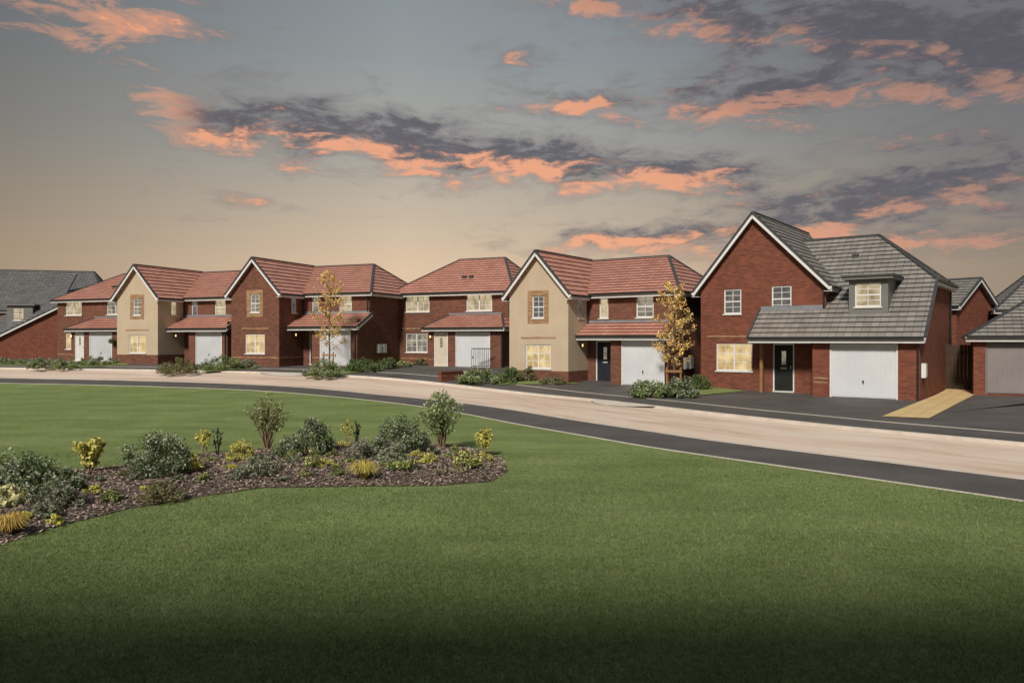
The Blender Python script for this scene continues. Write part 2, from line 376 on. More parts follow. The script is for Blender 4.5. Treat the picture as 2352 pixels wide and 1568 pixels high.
def window(root, wp, h, lit=PLIT, style=None):
    a0, a1, z0, z1 = h; e = .003; a0 += e; a1 -= e; z0 += e; z1 -= e; t = .055; W = a1 - a0; H = z1 - z0
    mb = MB()
    wbox(mb, wp, a0, a0 + t, z0, z1, .04, .1); wbox(mb, wp, a1 - t, a1, z0, z1, .04, .1)
    wbox(mb, wp, a0 + t, a1 - t, z0, z0 + t, .041, .1); wbox(mb, wp, a0 + t, a1 - t, z1 - t, z1, .041, .1)
    mid = (a0 + a1) / 2; am, bm_ = a0 + t, a1 - t
    if W > 1.2: wbox(mb, wp, mid - .035, mid + .035, z0 + t, z1 - t, .042, .1)
    elif W > .6: wbox(mb, wp, am, bm_, z0 + H * .5 - .028, z0 + H * .5 + .028, .042, .1)
    w = mb.build('window', WHITE, root)
    g = MB(); b = .011
    if W > 1.2:
        wbox(g, wp, am, mid - .035, z0 + H * .62, z0 + H * .62 + .035, .05, .08); wbox(g, wp, mid + .035, bm_, z0 + H * .62, z0 + H * .62 + .035, .05, .08)
        for q in ((am + mid) / 2, (bm_ + mid) / 2): wbox(g, wp, q - b, q + b, z0 + t, z1 - t, .052, .08)
        wbox(g, wp, am, bm_, z0 + H * .32 - b, z0 + H * .32 + b, .054, .078)
    elif W > .6:
        wbox(g, wp, mid - b, mid + b, z0 + t, z1 - t, .052, .08)
        for q in (.27, .75): wbox(g, wp, am, bm_, z0 + H * q - b, z0 + H * q + b, .054, .078)
    else:
        wbox(g, wp, am, bm_, z0 + H * .66 - b, z0 + H * .66 + b, .054, .078)
    g.build('glazing_bar', WHITE, w)
    p = MB(); p.poly([wp.pt(a0, z0, .085), wp.pt(a1, z0, .085), wp.pt(a1, z1, .085), wp.pt(a0, z1, .085)]); p.build('pane', lit, w)
    s = MB(); wbox(s, wp, a0 - .05, a1 + .05, z0 - .06, z0 - .002, -.05, .06); s.build('sill', SILL, w)
def door(root, wp, h, mat):
    a0, a1, z0, z1 = h; a0 += .003; a1 -= .003; z1 -= .003; t = .06
    d = MB(); wbox(d, wp, a0 + t, a1 - t, z0 + .03, z1 - t, .07, .11)
    W = a1 - a0 - 2 * t; c = (a0 + a1) / 2
    for q in (.12, .36): wbox(d, wp, c - W * .3, c + W * .3, z0 + (z1 - z0) * q, z0 + (z1 - z0) * (q + .2), .06, .07)
    o = d.build('door', mat, root)
    f = MB(); wbox(f, wp, a0, a0 + t, z0, z1, .03, .11); wbox(f, wp, a1 - t, a1, z0, z1, .03, .11); wbox(f, wp, a0 + t, a1 - t, z1 - t, z1, .031, .11); f.build('frame', WHITE, o)
    g = MB(); wbox(g, wp, c - .09, c + .09, z0 + 1.15, z0 + 1.75, .062, .068); g.build('pane', PDIM, o)
    l = MB(); wbox(l, wp, c - .13, c + .13, z0 + .98, z0 + 1.04, .055, .069); l.build('letter_plate', STEEL, o)
    k = MB(); k.bar(wp.pt(a1 - t - .1, z0 + .98, .04), wp.pt(a1 - t - .1, z0 + 1.12, .04), .03, .03); k.build('handle', STEEL, o)
    s = MB(); wbox(s, wp, a0, a1, z0 - .03, z0 + .028, -.04, .1); s.build('threshold', SILL, o)
def garage_door(root, wp, h, mat, frame=WHITE):
    a0, a1, z0, z1 = h; a0 += .003; a1 -= .003; z1 -= .003; t = .07
    d = MB(); wbox(d, wp, a0 + t, a1 - t, z0 + .02, z1 - t, .08, .11); x = a0 + t + .02
    while x < a1 - t - .06: wbox(d, wp, x, x + .055, z0 + .06, z1 - t - .04, .06, .082); x += .085
    o = d.build('garage_door', mat, root)
    f = MB(); wbox(f, wp, a0, a0 + t, z0, z1, .03, .11); wbox(f, wp, a1 - t, a1, z0, z1, .03, .11); wbox(f, wp, a0 + t, a1 - t, z1 - t, z1, .031, .11); f.build('frame', frame, o)
    k = MB(); c = (a0 + a1) / 2; wbox(k, wp, c - .03, c + .03, z0 + .62, z0 + .70, .03, .06); wbox(k, wp, c - .015, c + .015, z0 + .55, z0 + .62, .035, .05); k.build('handle', BLACK, o)
def slope(mb, pts, row=.32, lift=.045):
    P = [Vector(p) for p in pts]; n = Vector((0, 0, 0))
    for a in range(len(P)): n += P[a].cross(P[(a + 1) % len(P)])
    n.normalize()
    if n.z < 0: P = P[::-1]; n = -n
    t = Vector((0, 0, 1)).cross(n).normalized(); b = n.cross(t)
    o = P[0]; q = [((p - o).dot(t), (p - o).dot(b)) for p in P]; bmin = min(y for x, y in q); bmax = max(y for x, y in q)
    def clip(poly, s, lim):
        out = []
        for i in range(len(poly)):
            a, c = poly[i], poly[(i + 1) % len(poly)]; ia, ic = s * (a[1] - lim) >= -1e-9, s * (c[1] - lim) >= -1e-9
            if ia: out.append(a)
            if ia != ic:
                k = (lim - a[1]) / (c[1] - a[1]); out.append((a[0] + (c[0] - a[0]) * k, lim))
        return out
    y = bmin; i = 0
    while y < bmax - .03:
        y1 = min(y + row, bmax); pl = clip(clip(q, 1, y), -1, y1)
        if len(pl) >= 3:
            jx = (i % 2) * .15
            mb.poly([o + t * X + b * Y + n * (.005 + lift * max(0, 1 - (Y - y) / row)) for X, Y in pl], [(X + jx, Y - bmin) for X, Y in pl])
            lo = sorted(X for X, Y in pl if abs(Y - y) < 1e-6)
            if len(lo) > 1:
                A, C = o + t * lo[0] + b * y, o + t * lo[-1] + b * y
                mb.poly([A, C, C + n * (lift + .005), A + n * (lift + .005)], [(lo[0], .0), (lo[-1], .0), (lo[-1], .004), (lo[0], .004)])
        y += row; i += 1
    top = P; bot = [p - n * .09 for p in P]; mb.poly(bot[::-1])
    for i in range(len(P)): mb.poly([bot[i], bot[(i + 1) % len(P)], top[(i + 1) % len(P)], top[i]])
def caps(roof, edges, mat=RIDGE, w=.14, h=.07):
    for p, q in edges:
        m = MB(); m.bar(Vector(p) + Vector((0, 0, .04)), Vector(q) + Vector((0, 0, .04)), w, h); m.build('ridge_tile', mat, roof)
def trim(root, p, q, out, soffit=.28):
    p = Vector(p); q = Vector(q); o = Vector((*out, 0))
    m = MB(); m.bar(p + Vector((0, 0, -.11)) + o * .018, q + Vector((0, 0, -.11)) + o * .018, .03, .20)
    m.bar(p - o * soffit / 2 + Vector((0, 0, -.200)), q - o * soffit / 2 + Vector((0, 0, -.200)), soffit, .02); m.build('fascia', WHITE, root)
    g = MB(); g.bar(p + o * .085 + Vector((0, 0, -.035)), q + o * .085 + Vector((0, 0, -.035)), .10, .09); g.build('gutter', BLACK, root)
def barge(root, edges, off):
    for p, q in edges:
        o = Vector(off); p = Vector(p); q = Vector(q)
        m = MB(); m.bar(p + o + Vector((0, 0, -.12)), q + o + Vector((0, 0, -.12)), .04, .155, (0, 0, 1)); m.build('bargeboard', WHITE, root)
        m = MB(); m.bar(p + o + Vector((0, 0, .02)), q + o + Vector((0, 0, .02)), .09, .10); m.build('verge_cap', RIDGE, root)
def hiproof(root, u0, u1, v0, v1, ze, zr, hl, hr, mat, front=True):
    vm = (v0 + v1) / 2; A, B, C, D = (u0, v0, ze), (u1, v0, ze), (u1, v1, ze), (u0, v1, ze); L, Rr = (u0 + hl, vm, zr), (u1 - hr, vm, zr)
    m = MB(); slope(m, [A, B, Rr, L]); slope(m, [C, D, L, Rr])
    if hr: slope(m, [B, C, Rr])
    if hl: slope(m, [D, A, L])
    r = m.build('roof', mat, root); E = [(L, Rr)]
    if hr: E += [(B, Rr), (C, Rr)]
    if hl: E += [(A, L), (D, L)]
    caps(r, E); trim(root, A, B, (0, -1)); trim(root, D, C, (0, 1))
    if hr: trim(root, B, C, (1, 0))
    if hl: trim(root, A, D, (-1, 0))
    return r
def pipe(root, pts, r=.04):
    m = MB(); m.tube(pts, [r] * len(pts), 7); m.build('downpipe', BLACK, root)
def wlight(root, wp, a, z):
    m = MB(); wbox(m, wp, a - .05, a + .05, z, z + .24, -.10, -.003); o = m.build('wall_light', BLACK, root)
    g = MB(); wbox(g, wp, a - .04, a + .04, z + .05, z + .18, -.13, -.102); g.build('lamp', LAMP, o)
def meter(root, wp, a, z, w=.4, h=.55):
    m = MB(); wbox(m, wp, a, a + w, z, z + h, -.14, -.003); wbox(m, wp, a + .03, a + w - .03, z + .03, z + h - .03, -.155, -.141); m.build('meter_box', WHITE, root)
def vent(roof, p):
    m = MB(); m.box(p[0] - .12, p[0] + .12, p[1] - .1, p[1] + .1, p[2] - .05, p[2] + .10); m.box(p[0] - .14, p[0] + .14, p[1] - .12, p[1] + .12, p[2] + .10, p[2] + .13); m.build('vent', RIDGE, roof)

def house_a(label, loc, th, gw, d, W, D, cream, doorm, dims):
    root = thing('house', loc, -R(th), label, 'house'); zE, zR = 4.5, 6.42; vm = d + D / 2; vb = d + D; vg = 1.0; ug = 5.2; o = .25; g0 = -.7
    gf = WP(0, 0, 1, 0); ret = WP(gw, 0, 0, 1); mf = WP(gw, d, 1, 0); rt = WP(W, d, 0, 1); lf = WP(0, vb, 0, -1); bk = WP(W, vb, -1, 0)
    c = gw / 2
    up = (c - .35, c + .35, 3.2, 4.3); lo = (c - .73, c + .73, .72, 1.9); rw = (d * .5, d * .5 + .5, 3.2, 4.2)
    b = MB(); gb = MB() if cream else b; low = .62 if cream else g0
    wall(gb, gf, gw, low, zE, [up, lo]); gb.poly([gf.pt(0, zE), gf.pt(gw, zE), gf.pt(c, zR)]); wall(gb, ret, d, low, zE, [rw]); wall(gb, lf, vb, low, zE)
    m1 = (.65, 1.15, 3.2, 4.2); m2 = (2.65, 3.55, 3.2, 4.25); dr = (.45, 1.45, .02, 2.1)
    wall(b, mf, W - gw, g0, zE, [m1, m2, dr]); wall(b, rt, D, g0, zE); wall(b, bk, W, g0, zE)
    fg = WP(ug, vg, 1, 0); gh = (.55, 2.75, 0, 2.12)
    wall(b, fg, W - ug, g0, 2.5, [gh]); wall(b, WP(ug, d, 0, -1), d - vg, g0, 2.5); wall(b, WP(W, vg, 0, 1), d - vg, g0, 2.75)
    b.build('wall', BRICKB, root)
    if cream:
        gb.build('rendered_wall', CREAM, root)
        p = MB(); wall(p, WP(-.02, -.02, 1, 0), gw + .04, g0, .61); wall(p, WP(gw + .02, -.02, 0, 1), d + .02, g0, .61)
        p.poly([(-.02, -.02, .61), (gw + .02, -.02, .61), (gw, 0, .62), (0, 0, .62)]); p.build('plinth', BRICKB, root)
    # buff brick panel round the upper window
    bp = MB(); t = .26
    for q in ((up[0] - t, up[0] - .003, up[2] - t, up[3] + t), (up[1] + .003, up[1] + t, up[2] - t, up[3] + t), (up[0] - .003, up[1] + .003, up[2] - t, up[2] - .065), (up[0] - .003, up[1] + .003, up[3] + .003, up[3] + t)): wbox(bp, gf, *q, -.018, -.001)
    bp.build('brick_surround', BUFF, root)
    bp = MB(); wbox(bp, gf, lo[0] - .28, lo[1] + .28, 2.2, 2.275, -.018, -.001); bp.build('brick_band', BUFF, root)
    if not cream:
        bp = MB(); wbox(bp, gf, .02, gw - .02, .45, .52, -.015, -.001); wbox(bp, ret, .0, d - .02, .45, .52, -.015, -.001); bp.build('brick_band', BUFF, root)
        bp = MB(); wbox(bp, fg, .02, .5, .45, .52, -.015, -.001); bp.build('brick_band', BUFF, root)
    window(root, gf, up, dims[0]); window(root, gf, lo, dims[1]); window(root, ret, rw, dims[2]); window(root, mf, m1, dims[3]); window(root, mf, m2, dims[4])
    door(root, mf, dr, doorm); garage_door(root, fg, gh, GARW); wlight(root, ret, d * .62, 1.75)
    # gable roof
    tg = (zR - zE) / c; ze = zE - o * tg + .06; zr = zR + .06
    Lq = [(-o, -o, ze), (c, -o, zr), (c, vm, zr), (-o, vm, ze)]; Rq = [(gw + o, -o, ze), (gw + o, vm, ze), (c, vm, zr), (c, -o, zr)]
    m = MB(); slope(m, Lq); slope(m, Rq); r = m.build('roof', TRED, root); caps(r, [((c, -o, zr), (c, vm, zr))])
    barge(root, [((-o, -o, ze), (c, -o, zr)), ((c, -o, zr), (gw + o, -o, ze))], (0, -.02, 0))
    trim(root, (gw + o, -o, ze), (gw + o, d - .3, ze), (1, 0)); trim(root, (-o, -o, ze), (-o, d - .3, ze), (-1, 0))
    tm = (zR - zE) / (D / 2); r = hiproof(root, -.28, W + .3, d - .3, vb + .3, zE - .3 * tm + .05, zR + .02, c + .3, 2.2, TRED)
    # porch and garage lean-to
    zt = 2.33 + (d - vg + .3) * .52; m = MB(); slope(m, [(gw + .02, vg - .3, 2.33), (W + .2, vg - .3, 2.33), (W + .2, d, zt), (gw + .02, d, zt)]); pr = m.build('roof', TRED, root)
    trim(root, (gw + .05, vg - .3, 2.33), (W + .2, vg - .3, 2.33), (0, -1)); barge(root, [((W + .2, vg - .3, 2.33), (W + .2, d, zt))], (.02, 0, 0))
    f = MB(); f.bar((gw + .03, d - .03, zt + .07), (W, d - .03, zt + .07), .05, .14); f.build('flashing', LEAD, root)
    f = MB(); f.box(gw + .01, ug - .01, vg - .02, d - .01, 2.17, 2.2); f.build('porch_ceiling', WHITE, root)
    pipe(root, [(W - .1, d - .06, 4.2), (W - .1, d - .06, zt + .1)]); pipe(root, [(W - .12, vg - .22, 2.2), (W - .12, vg - .07, 2.0), (W - .12, vg - .06, .0)])
    pipe(root, [(gw + .06, d - .08, 4.15), (gw + .06, d - .08, zt)])
    meter(root, WP(W, d, 0, 1), .8, .75); meter(root, WP(W, d, 0, 1), 1.35, .75)
    return root
def house_b(label, loc, th, W, D, zR, dims, hl=3.2, doorm=DOORC):
    root = thing('house', loc, -R(th), label, 'house'); zE = 4.75; vg = -1.5; ug = 3.4; g0 = -.7
    mf = WP(0, 0, 1, 0); w1 = (.88, 2.6, 3.45, 4.5); w2 = (5.2, 6.95, 3.45, 4.5); w3 = (.88, 2.45, .88, 2.08)
    fg = WP(ug, vg, 1, 0); dr = (.35, 1.3, .05, 2.12); gh = (1.8, 4.1, 0, 2.12)
    b = MB(); wall(b, mf, W, g0, zE, [w1, w2, w3]); wall(b, WP(W, 0, 0, 1), D, g0, zE); wall(b, WP(W, D, -1, 0), W, g0, zE); wall(b, WP(0, D, 0, -1), D, g0, zE)
    wall(b, fg, W - ug, g0, 2.45, [dr, gh]); wall(b, WP(ug, 0, 0, -1), -vg, g0, 2.45); wall(b, WP(W, vg, 0, 1), -vg, g0, 2.45); b.build('wall', BRICKB, root)
    for w, p in zip((w1, w2, w3), dims): window(root, mf, w, p)
    bp = MB(); wbox(bp, mf, .6, 2.75, 2.35, 2.425, -.018, -.001); bp.build('brick_band', BUFF, root)
    bp = MB(); wbox(bp, mf, .02, ug - .02, .45, .52, -.015, -.001); wbox(bp, fg, .02, .33, .45, .52, -.015, -.001); bp.build('brick_band', BUFF, root)
    door(root, fg, dr, doorm); garage_door(root, fg, gh, GARW); wlight(root, fg, .16, 1.75)
    tm = (zR - zE) / (D / 2); r = hiproof(root, -.3, W + .3, -.3, D + .3, zE - .3 * tm + .05, zR, hl, 2.3, TRED)
    vent(r, (4.4, 1.3, zE + 1.3 * tm + .05)); vent(r, (4.9, 1.3, zE + 1.3 * tm + .05))
    u0, u1, v0, ze, zt = ug - .3, W + .3, vg - .3, 2.4, 3.2; h = .9
    m = MB(); slope(m, [(u0, v0, ze), (u1, v0, ze), (u1 - h, 0, zt), (u0 + h, 0, zt)]); slope(m, [(u0, v0, ze), (u0 + h, 0, zt), (u0, 0, ze)]); slope(m, [(u1, v0, ze), (u1, 0, ze), (u1 - h, 0, zt)])
    r = m.build('roof', TRED, root); caps(r, [((u0, v0, ze), (u0 + h, 0, zt)), ((u1, v0, ze), (u1 - h, 0, zt))], w=.12, h=.06)
    trim(root, (u0, v0, ze), (u1, v0, ze), (0, -1)); trim(root, (u0, v0, ze), (u0, 0, ze), (-1, 0)); trim(root, (u1, v0, ze), (u1, 0, ze), (1, 0))
    f = MB(); f.bar((u0 + h, -.03, zt + .07), (u1 - h, -.03, zt + .07), .05, .12); f.build('flashing', LEAD, root)
    pipe(root, [(W + .12, vg - .2, 2.3), (W + .06, vg - .03, 2.1), (W + .06, vg - .03, 0)]); pipe(root, [(W - .1, -.06, 4.5), (W - .1, -.06, 3.2)])
    meter(root, WP(W, 0, 0, 1), 1.0, .7)
    return root
def house_c(label, loc, th):
    root = thing('house', loc, -R(th), label, 'house'); zE, zR = 4.75, 7.8; gw, c, W = 5.5, 2.5, 9.2; g0 = -.6; vb = 8.0
    gf = WP(0, 0, 1, 0); u1 = (1.1, 1.9, 3.46, 4.57); u2 = (3.25, 4.1, 3.5, 4.63); lo = (.74, 2.4, .9, 2.14); dr = (3.3, 4.22, .06, 2.14)
    b = MB(); wall(b, gf, gw, g0, zE, [u1, u2, lo, dr]); b.poly([gf.pt(0, zE), gf.pt(gw, zE), gf.pt(c, zR)])
    wall(b, WP(gw, 0, 0, 1), vb, g0, zE); wall(b, WP(0, vb, 0, -1), vb, g0, zE); wall(b, WP(gw, vb, -1, 0), gw, g0, zE); b.poly([(0, vb, zE), (gw, vb, zE), (c, vb, zR)])
    fg = WP(5.3, -1.2, 1, 0); gh = (.66, 3.16, 0, 2.14); wall(b, fg, 3.9, g0, 2.45, [gh]); wall(b, WP(5.3, 0, 0, -1), 1.2, g0, 2.45)
    b.poly([(W, -1.2, g0), (W, 6.9, g0), (W, 6.9, 4.75), (W, 1.45, 4.6), (W, -1.2, 2.5)]); wall(b, WP(W, 6.9, -1, 0), 4, g0, 4.6)
    b.build('wall', BRICK, root)
    window(root, gf, u1, PDARK); window(root, gf, u2, PDARK); window(root, gf, lo, PLIT); door(root, gf, dr, DOORB); garage_door(root, fg, gh, GARW)
    for q in ((.3, 2.9, 2.42, 2.49),):
        m = MB(); wbox(m, gf, *q, -.018, -.001); m.build('brick_band', BUFF, root)
    for q in ((.05, .6, .55, .61), (.05, .6, .72, .78)):
        m = MB(); wbox(m, fg, *q, -.015, -.001); m.build('brick_band', BUFF, root)
    o = .28; tl = (zR - zE) / c; tr = (zR - zE) / (gw - c); zl = zE - o * tl + .06; zq = zE - o * tr + .06; zr = zR + .06
    m = MB(); slope(m, [(-o, -o, zl), (c, -o, zr), (c, vb + .2, zr), (-o, vb + .2, zl)]); slope(m, [(gw + o, -o, zq), (gw + o, vb + .2, zq), (c, vb + .2, zr), (c, -o, zr)])
    r = m.build('roof', TGREY, root); caps(r, [((c, -o, zr), (c, vb + .2, zr))])
    barge(root, [((-o, -o, zl), (c, -o, zr)), ((c, -o, zr), (gw + o, -o, zq))], (0, -.02, 0)); trim(root, (gw + o, -o, zq), (gw + o, 1.9, zq), (1, 0)); trim(root, (-o, -o, zl), (-o, vb, zl), (-1, 0))
    k = .8; v0, z0 = -1.5, 2.38; P = lambda u, v: (u, v, z0 + (v - v0) * k); vr = 4.3; ve = 1.45; vk = 2 * vr - ve
    ur = W + .2; A = P(ur, ve); Rg = P(6.7, vr); Lg = P(3.0, vr)
    m = MB(); slope(m, [P(5.2, v0), P(ur, v0), A, Rg, Lg]); slope(m, [P(2.75, v0), P(5.2, v0), (P(5.2 - 2.2 * 1.5 / 5.8, 0)), P(2.75, 0)])
    slope(m, [A, (ur, vk, A[2]), Rg]); slope(m, [(ur, vk, A[2]), (3.0, vk, A[2]), Lg, Rg]); r = m.build('roof', TGREY, root)
    caps(r, [(Lg, Rg), (A, Rg), ((ur, vk, A[2]), Rg)]); vent(r, P(6.0, 3.0))
    trim(root, P(2.75, v0), P(ur, v0), (0, -1)); trim(root, A, (ur, vk, A[2]), (1, 0), .2)
    barge(root, [(P(ur, v0), A)], (.02, 0, 0)); barge(root, [(P(2.75, v0), P(2.75, 0))], (-.02, 0, 0))
    f = MB(); f.bar((2.8, -.03, P(0, 0)[2] + .08), (gw - .1, -.03, P(0, 0)[2] + .08), .05, .2); f.build('flashing', LEAD, root)
    f = MB(); f.box(2.85, 5.28, -1.4, -.01, 2.14, 2.17); f.build('porch_ceiling', WHITE, root)
    f = MB(); f.box(2.92, 3.04, -.55, -.43, -.3, 2.14); f.build('porch_post', WOOD, root)
    # dormer
    d0, d1, dv, dz0, dz1 = 6.5, 7.95, -.35, 3.2, 4.72; df = WP(d0, dv, 1, 0); wh = (.22, 1.2, 3.62, 4.58)
    m = MB(); wall(m, df, d1 - d0, dz0, dz1, [wh]); vq = (dz1 - z0) / k + v0
    m.poly([(d1, dv, dz0), (d1, vq, dz1), (d1, dv, dz1)]); m.poly([(d0, dv, dz0), (d0, dv, dz1), (d0, vq, dz1)]); dm = m.build('dormer', GREYP, root)
    window(root, df, wh, PMID)
    m = MB(); m.box(d0 - .22, d1 + .22, dv - .25, vq + .3, dz1, dz1 + .16); m.build('flat_roof', GREYP, dm)
    m = MB(); m.bar((d0 - .24, dv - .27, dz1 + .14), (d1 + .24, dv - .27, dz1 + .14), .05, .08); m.bar((d1 + .24, dv - .27, dz1 + .14), (d1 + .24, vq, dz1 + .14), .05, .08); m.build('edge_trim', RIDGE, dm)
    m = MB(); m.bar((d0 - .05, dv - .06, dz0 + .03), (d1 + .05, dv - .06, dz0 + .03), .12, .1); m.build('flashing', LEAD, dm)
    pipe(root, [(W - .02, -1.5, 2.3), (W - .05, -1.27, 2.05), (W - .05, -1.27, 0)]); pipe(root, [(W + .08, 6.5, 4.5), (W + .08, 6.5, 0)]); pipe(root, [(gw - .05, -.08, 4.4), (gw - .05, -.08, 3.7)])
    meter(root, WP(W, -1.2, 0, 1), .35, .85)
    return root
H6 = house_c('large red brick house with grey tiled roof and flat-topped dormer, nearest at the right', (8.72, 35.18, 0), 36.9)
H5 = house_a('cream rendered gabled house with red roof, right beside the large grey-roofed brick house', (-.13, 38.5, .16), 35, 3.45, 1.9, 8.15, 7, True, DOORN, [PDARK, PLIT, PDARK, PMID, PDIM])
H4 = house_b('red brick hip-roofed house with two wide upper windows, in the middle of the row', (-7.61, 49.15, .62), 23, 8.2, 7.4, 7.05, [PMID, PMID, PDIM])
H3 = house_a('brick gabled house with red roof and buff brick window surround, left of the middle house', (-17.2, 46.7, .74), 22, 3.6, 2.3, 8.4, 7, False, DOORB, [PDIM, PLIT, PDARK, PDIM, PMID])
H2 = house_a('cream rendered gabled house with red roof, the further left of the two cream houses', (-26.27, 50.68, .7), 22, 3.6, 2.2, 8.4, 7, True, DOORB, [PDIM, PLIT, PMID, PDARK, PMID])
H1 = house_b('brick hip-roofed house with red tiles, left of the far cream house', (-34.9, 58.5, .7), 22, 8.2, 7.0, 6.8, [PMID, PDIM, PLIT], doorm=DOORW)

def gable_house(label, loc, th, W, D, zE, zR, tile, brick=BRICK, wins=()):
    """ridge runs front to back, gable faces the front"""
    root = thing('house', loc, -R(th), label, 'house'); c = W / 2; g0 = -1; gf = WP(0, 0, 1, 0)
    b = MB(); wall(b, gf, W, g0, zE, list(wins)); b.poly([gf.pt(0, zE), gf.pt(W, zE), gf.pt(c, zR)]); wall(b, WP(W, 0, 0, 1), D, g0, zE); wall(b, WP(W, D, -1, 0), W, g0, zE); wall(b, WP(0, D, 0, -1), D, g0, zE)
    b.poly([(0, D, zE), (W, D, zE), (c, D, zR)]); b.build('wall', brick, root)
    for w in wins: window(root, gf, w, PDIM)
    o = .25; t = (zR - zE) / c; ze = zE - o * t + .06; zr = zR + .06
    m = MB(); slope(m, [(-o, -o, ze), (c, -o, zr), (c, D + o, zr), (-o, D + o, ze)]); slope(m, [(W + o, -o, ze), (W + o, D + o, ze), (c, D + o, zr), (c, -o, zr)]); r = m.build('roof', tile, root)
    caps(r, [((c, -o, zr), (c, D + o, zr))]); barge(root, [((-o, -o, ze), (c, -o, zr)), ((c, -o, zr), (W + o, -o, ze))], (0, -.02, 0))
    trim(root, (W + o, -o, ze), (W + o, D + o, ze), (1, 0)); trim(root, (-o, -o, ze), (-o, D + o, ze), (-1, 0))
    return root
def hip_house(label, loc, th, W, D, zE, zR, hl, hr, tile, wins=(), name='house', cat='house'):
    root = thing(name, loc, -R(th), label, cat); g0 = -1; gf = WP(0, 0, 1, 0)
    b = MB(); wall(b, gf, W, g0, zE, list(wins)); wall(b, WP(W, 0, 0, 1), D, g0, zE); wall(b, WP(W, D, -1, 0), W, g0, zE); wall(b, WP(0, D, 0, -1), D, g0, zE); b.build('wall', BRICK, root)
    t = (zR - zE) / (D / 2); hiproof(root, -.25, W + .25, -.25, D + .25, zE - .25 * t + .05, zR, hl, hr, tile)
    return root, gf
# far right: detached garage and two houses behind
gr, gw_ = hip_house('detached brick garage with taupe door and grey hipped roof, cut by the right edge', (19.2, 31.7, .08), 30, 6.4, 6.2, 2.45, 4.3, 2.9, 2.9, TGREY, [(.42, 5.5, .0, 2.14)], 'detached_garage', 'garage')
garage_door(gr, gw_, (.42, 5.5, 0, 2.14), GARG, GREYP)
gable_house('small brick gable with grey roof seen behind the fence between house and garage', (24.2, 41.5, .1), -38, 5.2, 8, 4.1, 5.6, TGREY)
hip_house('brick house with pale grey hipped roof rising behind the detached garage', (27.5, 43.0, .1), 25, 11, 9, 4.0, 7.2, 3.5, 3.5, TGREY)
# far left: broad grey roof sweeping down towards the left edge
hl_root, hw = hip_house('broad dark grey roofed house at the left edge, behind the hip-roofed brick house', (-54.5, 63.0, .6), -14, 19.2, 8, 4.4, 8.0, 0, 2.4, TDARK)
vz = lambda u: 2.13 + .55 * (u - 11.9)
m = MB(); m.poly([(7.5, -3, -1), (16.1, -3, -1), (16.1, -3, vz(16.1) - .08), (7.5, -3, vz(7.5) - .08)]); m.poly([(16.1, -3, -1), (16.1, 0, -1), (16.1, 0, vz(16.1)), (16.1, -3, vz(16.1) - .08)]); m.build('wing_wall', BRICK, hl_root)
m = MB(); slope(m, [(7.3, -3.25, vz(7.3)), (16.4, -3.25, vz(16.4)), (16.4, 1.2, vz(16.4) + 3.0), (7.3, 1.2, vz(7.3) + 3.0)]); m.build('roof', TDARK, hl_root)
barge(hl_root, [((7.3, -3.25, vz(7.3)), (16.4, -3.25, vz(16.4)))], (0, -.02, 0))
dw = WP(12.2, -2.6, 1, 0); m = MB(); wall(m, dw, 1.9, 2.6, 4.55, [(.45, 1.2, 3.3, 4.35)]); m.poly([(14.1, -2.6, 2.6), (14.1, .2, 3), (14.1, .2, 4.55), (14.1, -2.6, 4.55)]); m.box(12.0, 14.3, -2.8, .4, 4.55, 4.7); m.build('dormer', GREYP, hl_root); window(hl_root, dw, (.45, 1.2, 3.3, 4.35), PMID)
# unseen three-storey block added behind the viewpoint to shade the near lawn
th_ = thing('shade_terrace', (-30, -3.6, 0), 0, 'long three-storey brick block, unseen, added behind the viewpoint to shade the near lawn', 'shade_terrace')
b = MB(); wall(b, WP(50, 0, -1, 0), 50, -.5, 8.6); wall(b, WP(0, -8, 1, 0), 50, -.5, 8.6); wall(b, WP(0, 0, 0, -1), 8, -.5, 8.6); wall(b, WP(50, -8, 0, 1), 8, -.5, 8.6); b.build('wall', BRICK, th_)
hiproof(th_, -.3, 50.3, -8.3, .3, 8.5, 12.1, 3, 3, TGREY)
for i in range(10):
    wpb = WP(48.0 - i * 4.8, .0, -1, 0)
    for z in (3.4, 6.2):
        q = MB(); wbox(q, wpb, 0, 1.4, z, z + 1.2, -.05, -.003); wq = q.build('window', WHITE, th_); q = MB(); wbox(q, wpb, .06, 1.34, z + .06, z + 1.14, -.056, -.051); q.build('pane', PDARK, wq)
    q = MB(); wbox(q, wpb, 0, 1.0, 0, 2.1, -.05, -.003); q.build('door', DOORB, th_)

# ------------------------------------------------------------------ boundary things
def fence(label, p, q, h, mat, cat='fence', name='timber_fence', post=True):
    p = np.array(p); q = np.array(q); L = np.linalg.norm(q - p); a = math.atan2(*(q - p)[::-1]); root = thing(name, (p[0], p[1], gz(*p)), a, label, cat)
    m = MB(); x = 0
    while x < L - .05: m.box(x + .003, min(x + .14, L), -.01 + rnd.uniform(0, .006), .012, .03, h + rnd.uniform(-.012, .012)); x += .145
    m.build('boards', mat, root)
    for z in (.3, h - .4):
        m = MB(); m.box(0, L, .0125, .05, z, z + .1); m.build('rail', mat, root)
    for x in (-.05, L + .05):
        m = MB(); m.box(x - .05, x + .05, -.04, .06, -.1, h + .06); m.build('post', mat, root)
fence('brown timber fence panel between the middle house and the brick gabled house', (-9.4, 52.3), (-7.9, 52.0), 1.85, WOOD)
fence('dark timber gate closing the gap between the large brick house and the detached garage', (19.6, 34.2), (20.9, 33.4), 2.0, WOODD, 'gate', 'timber_gate')
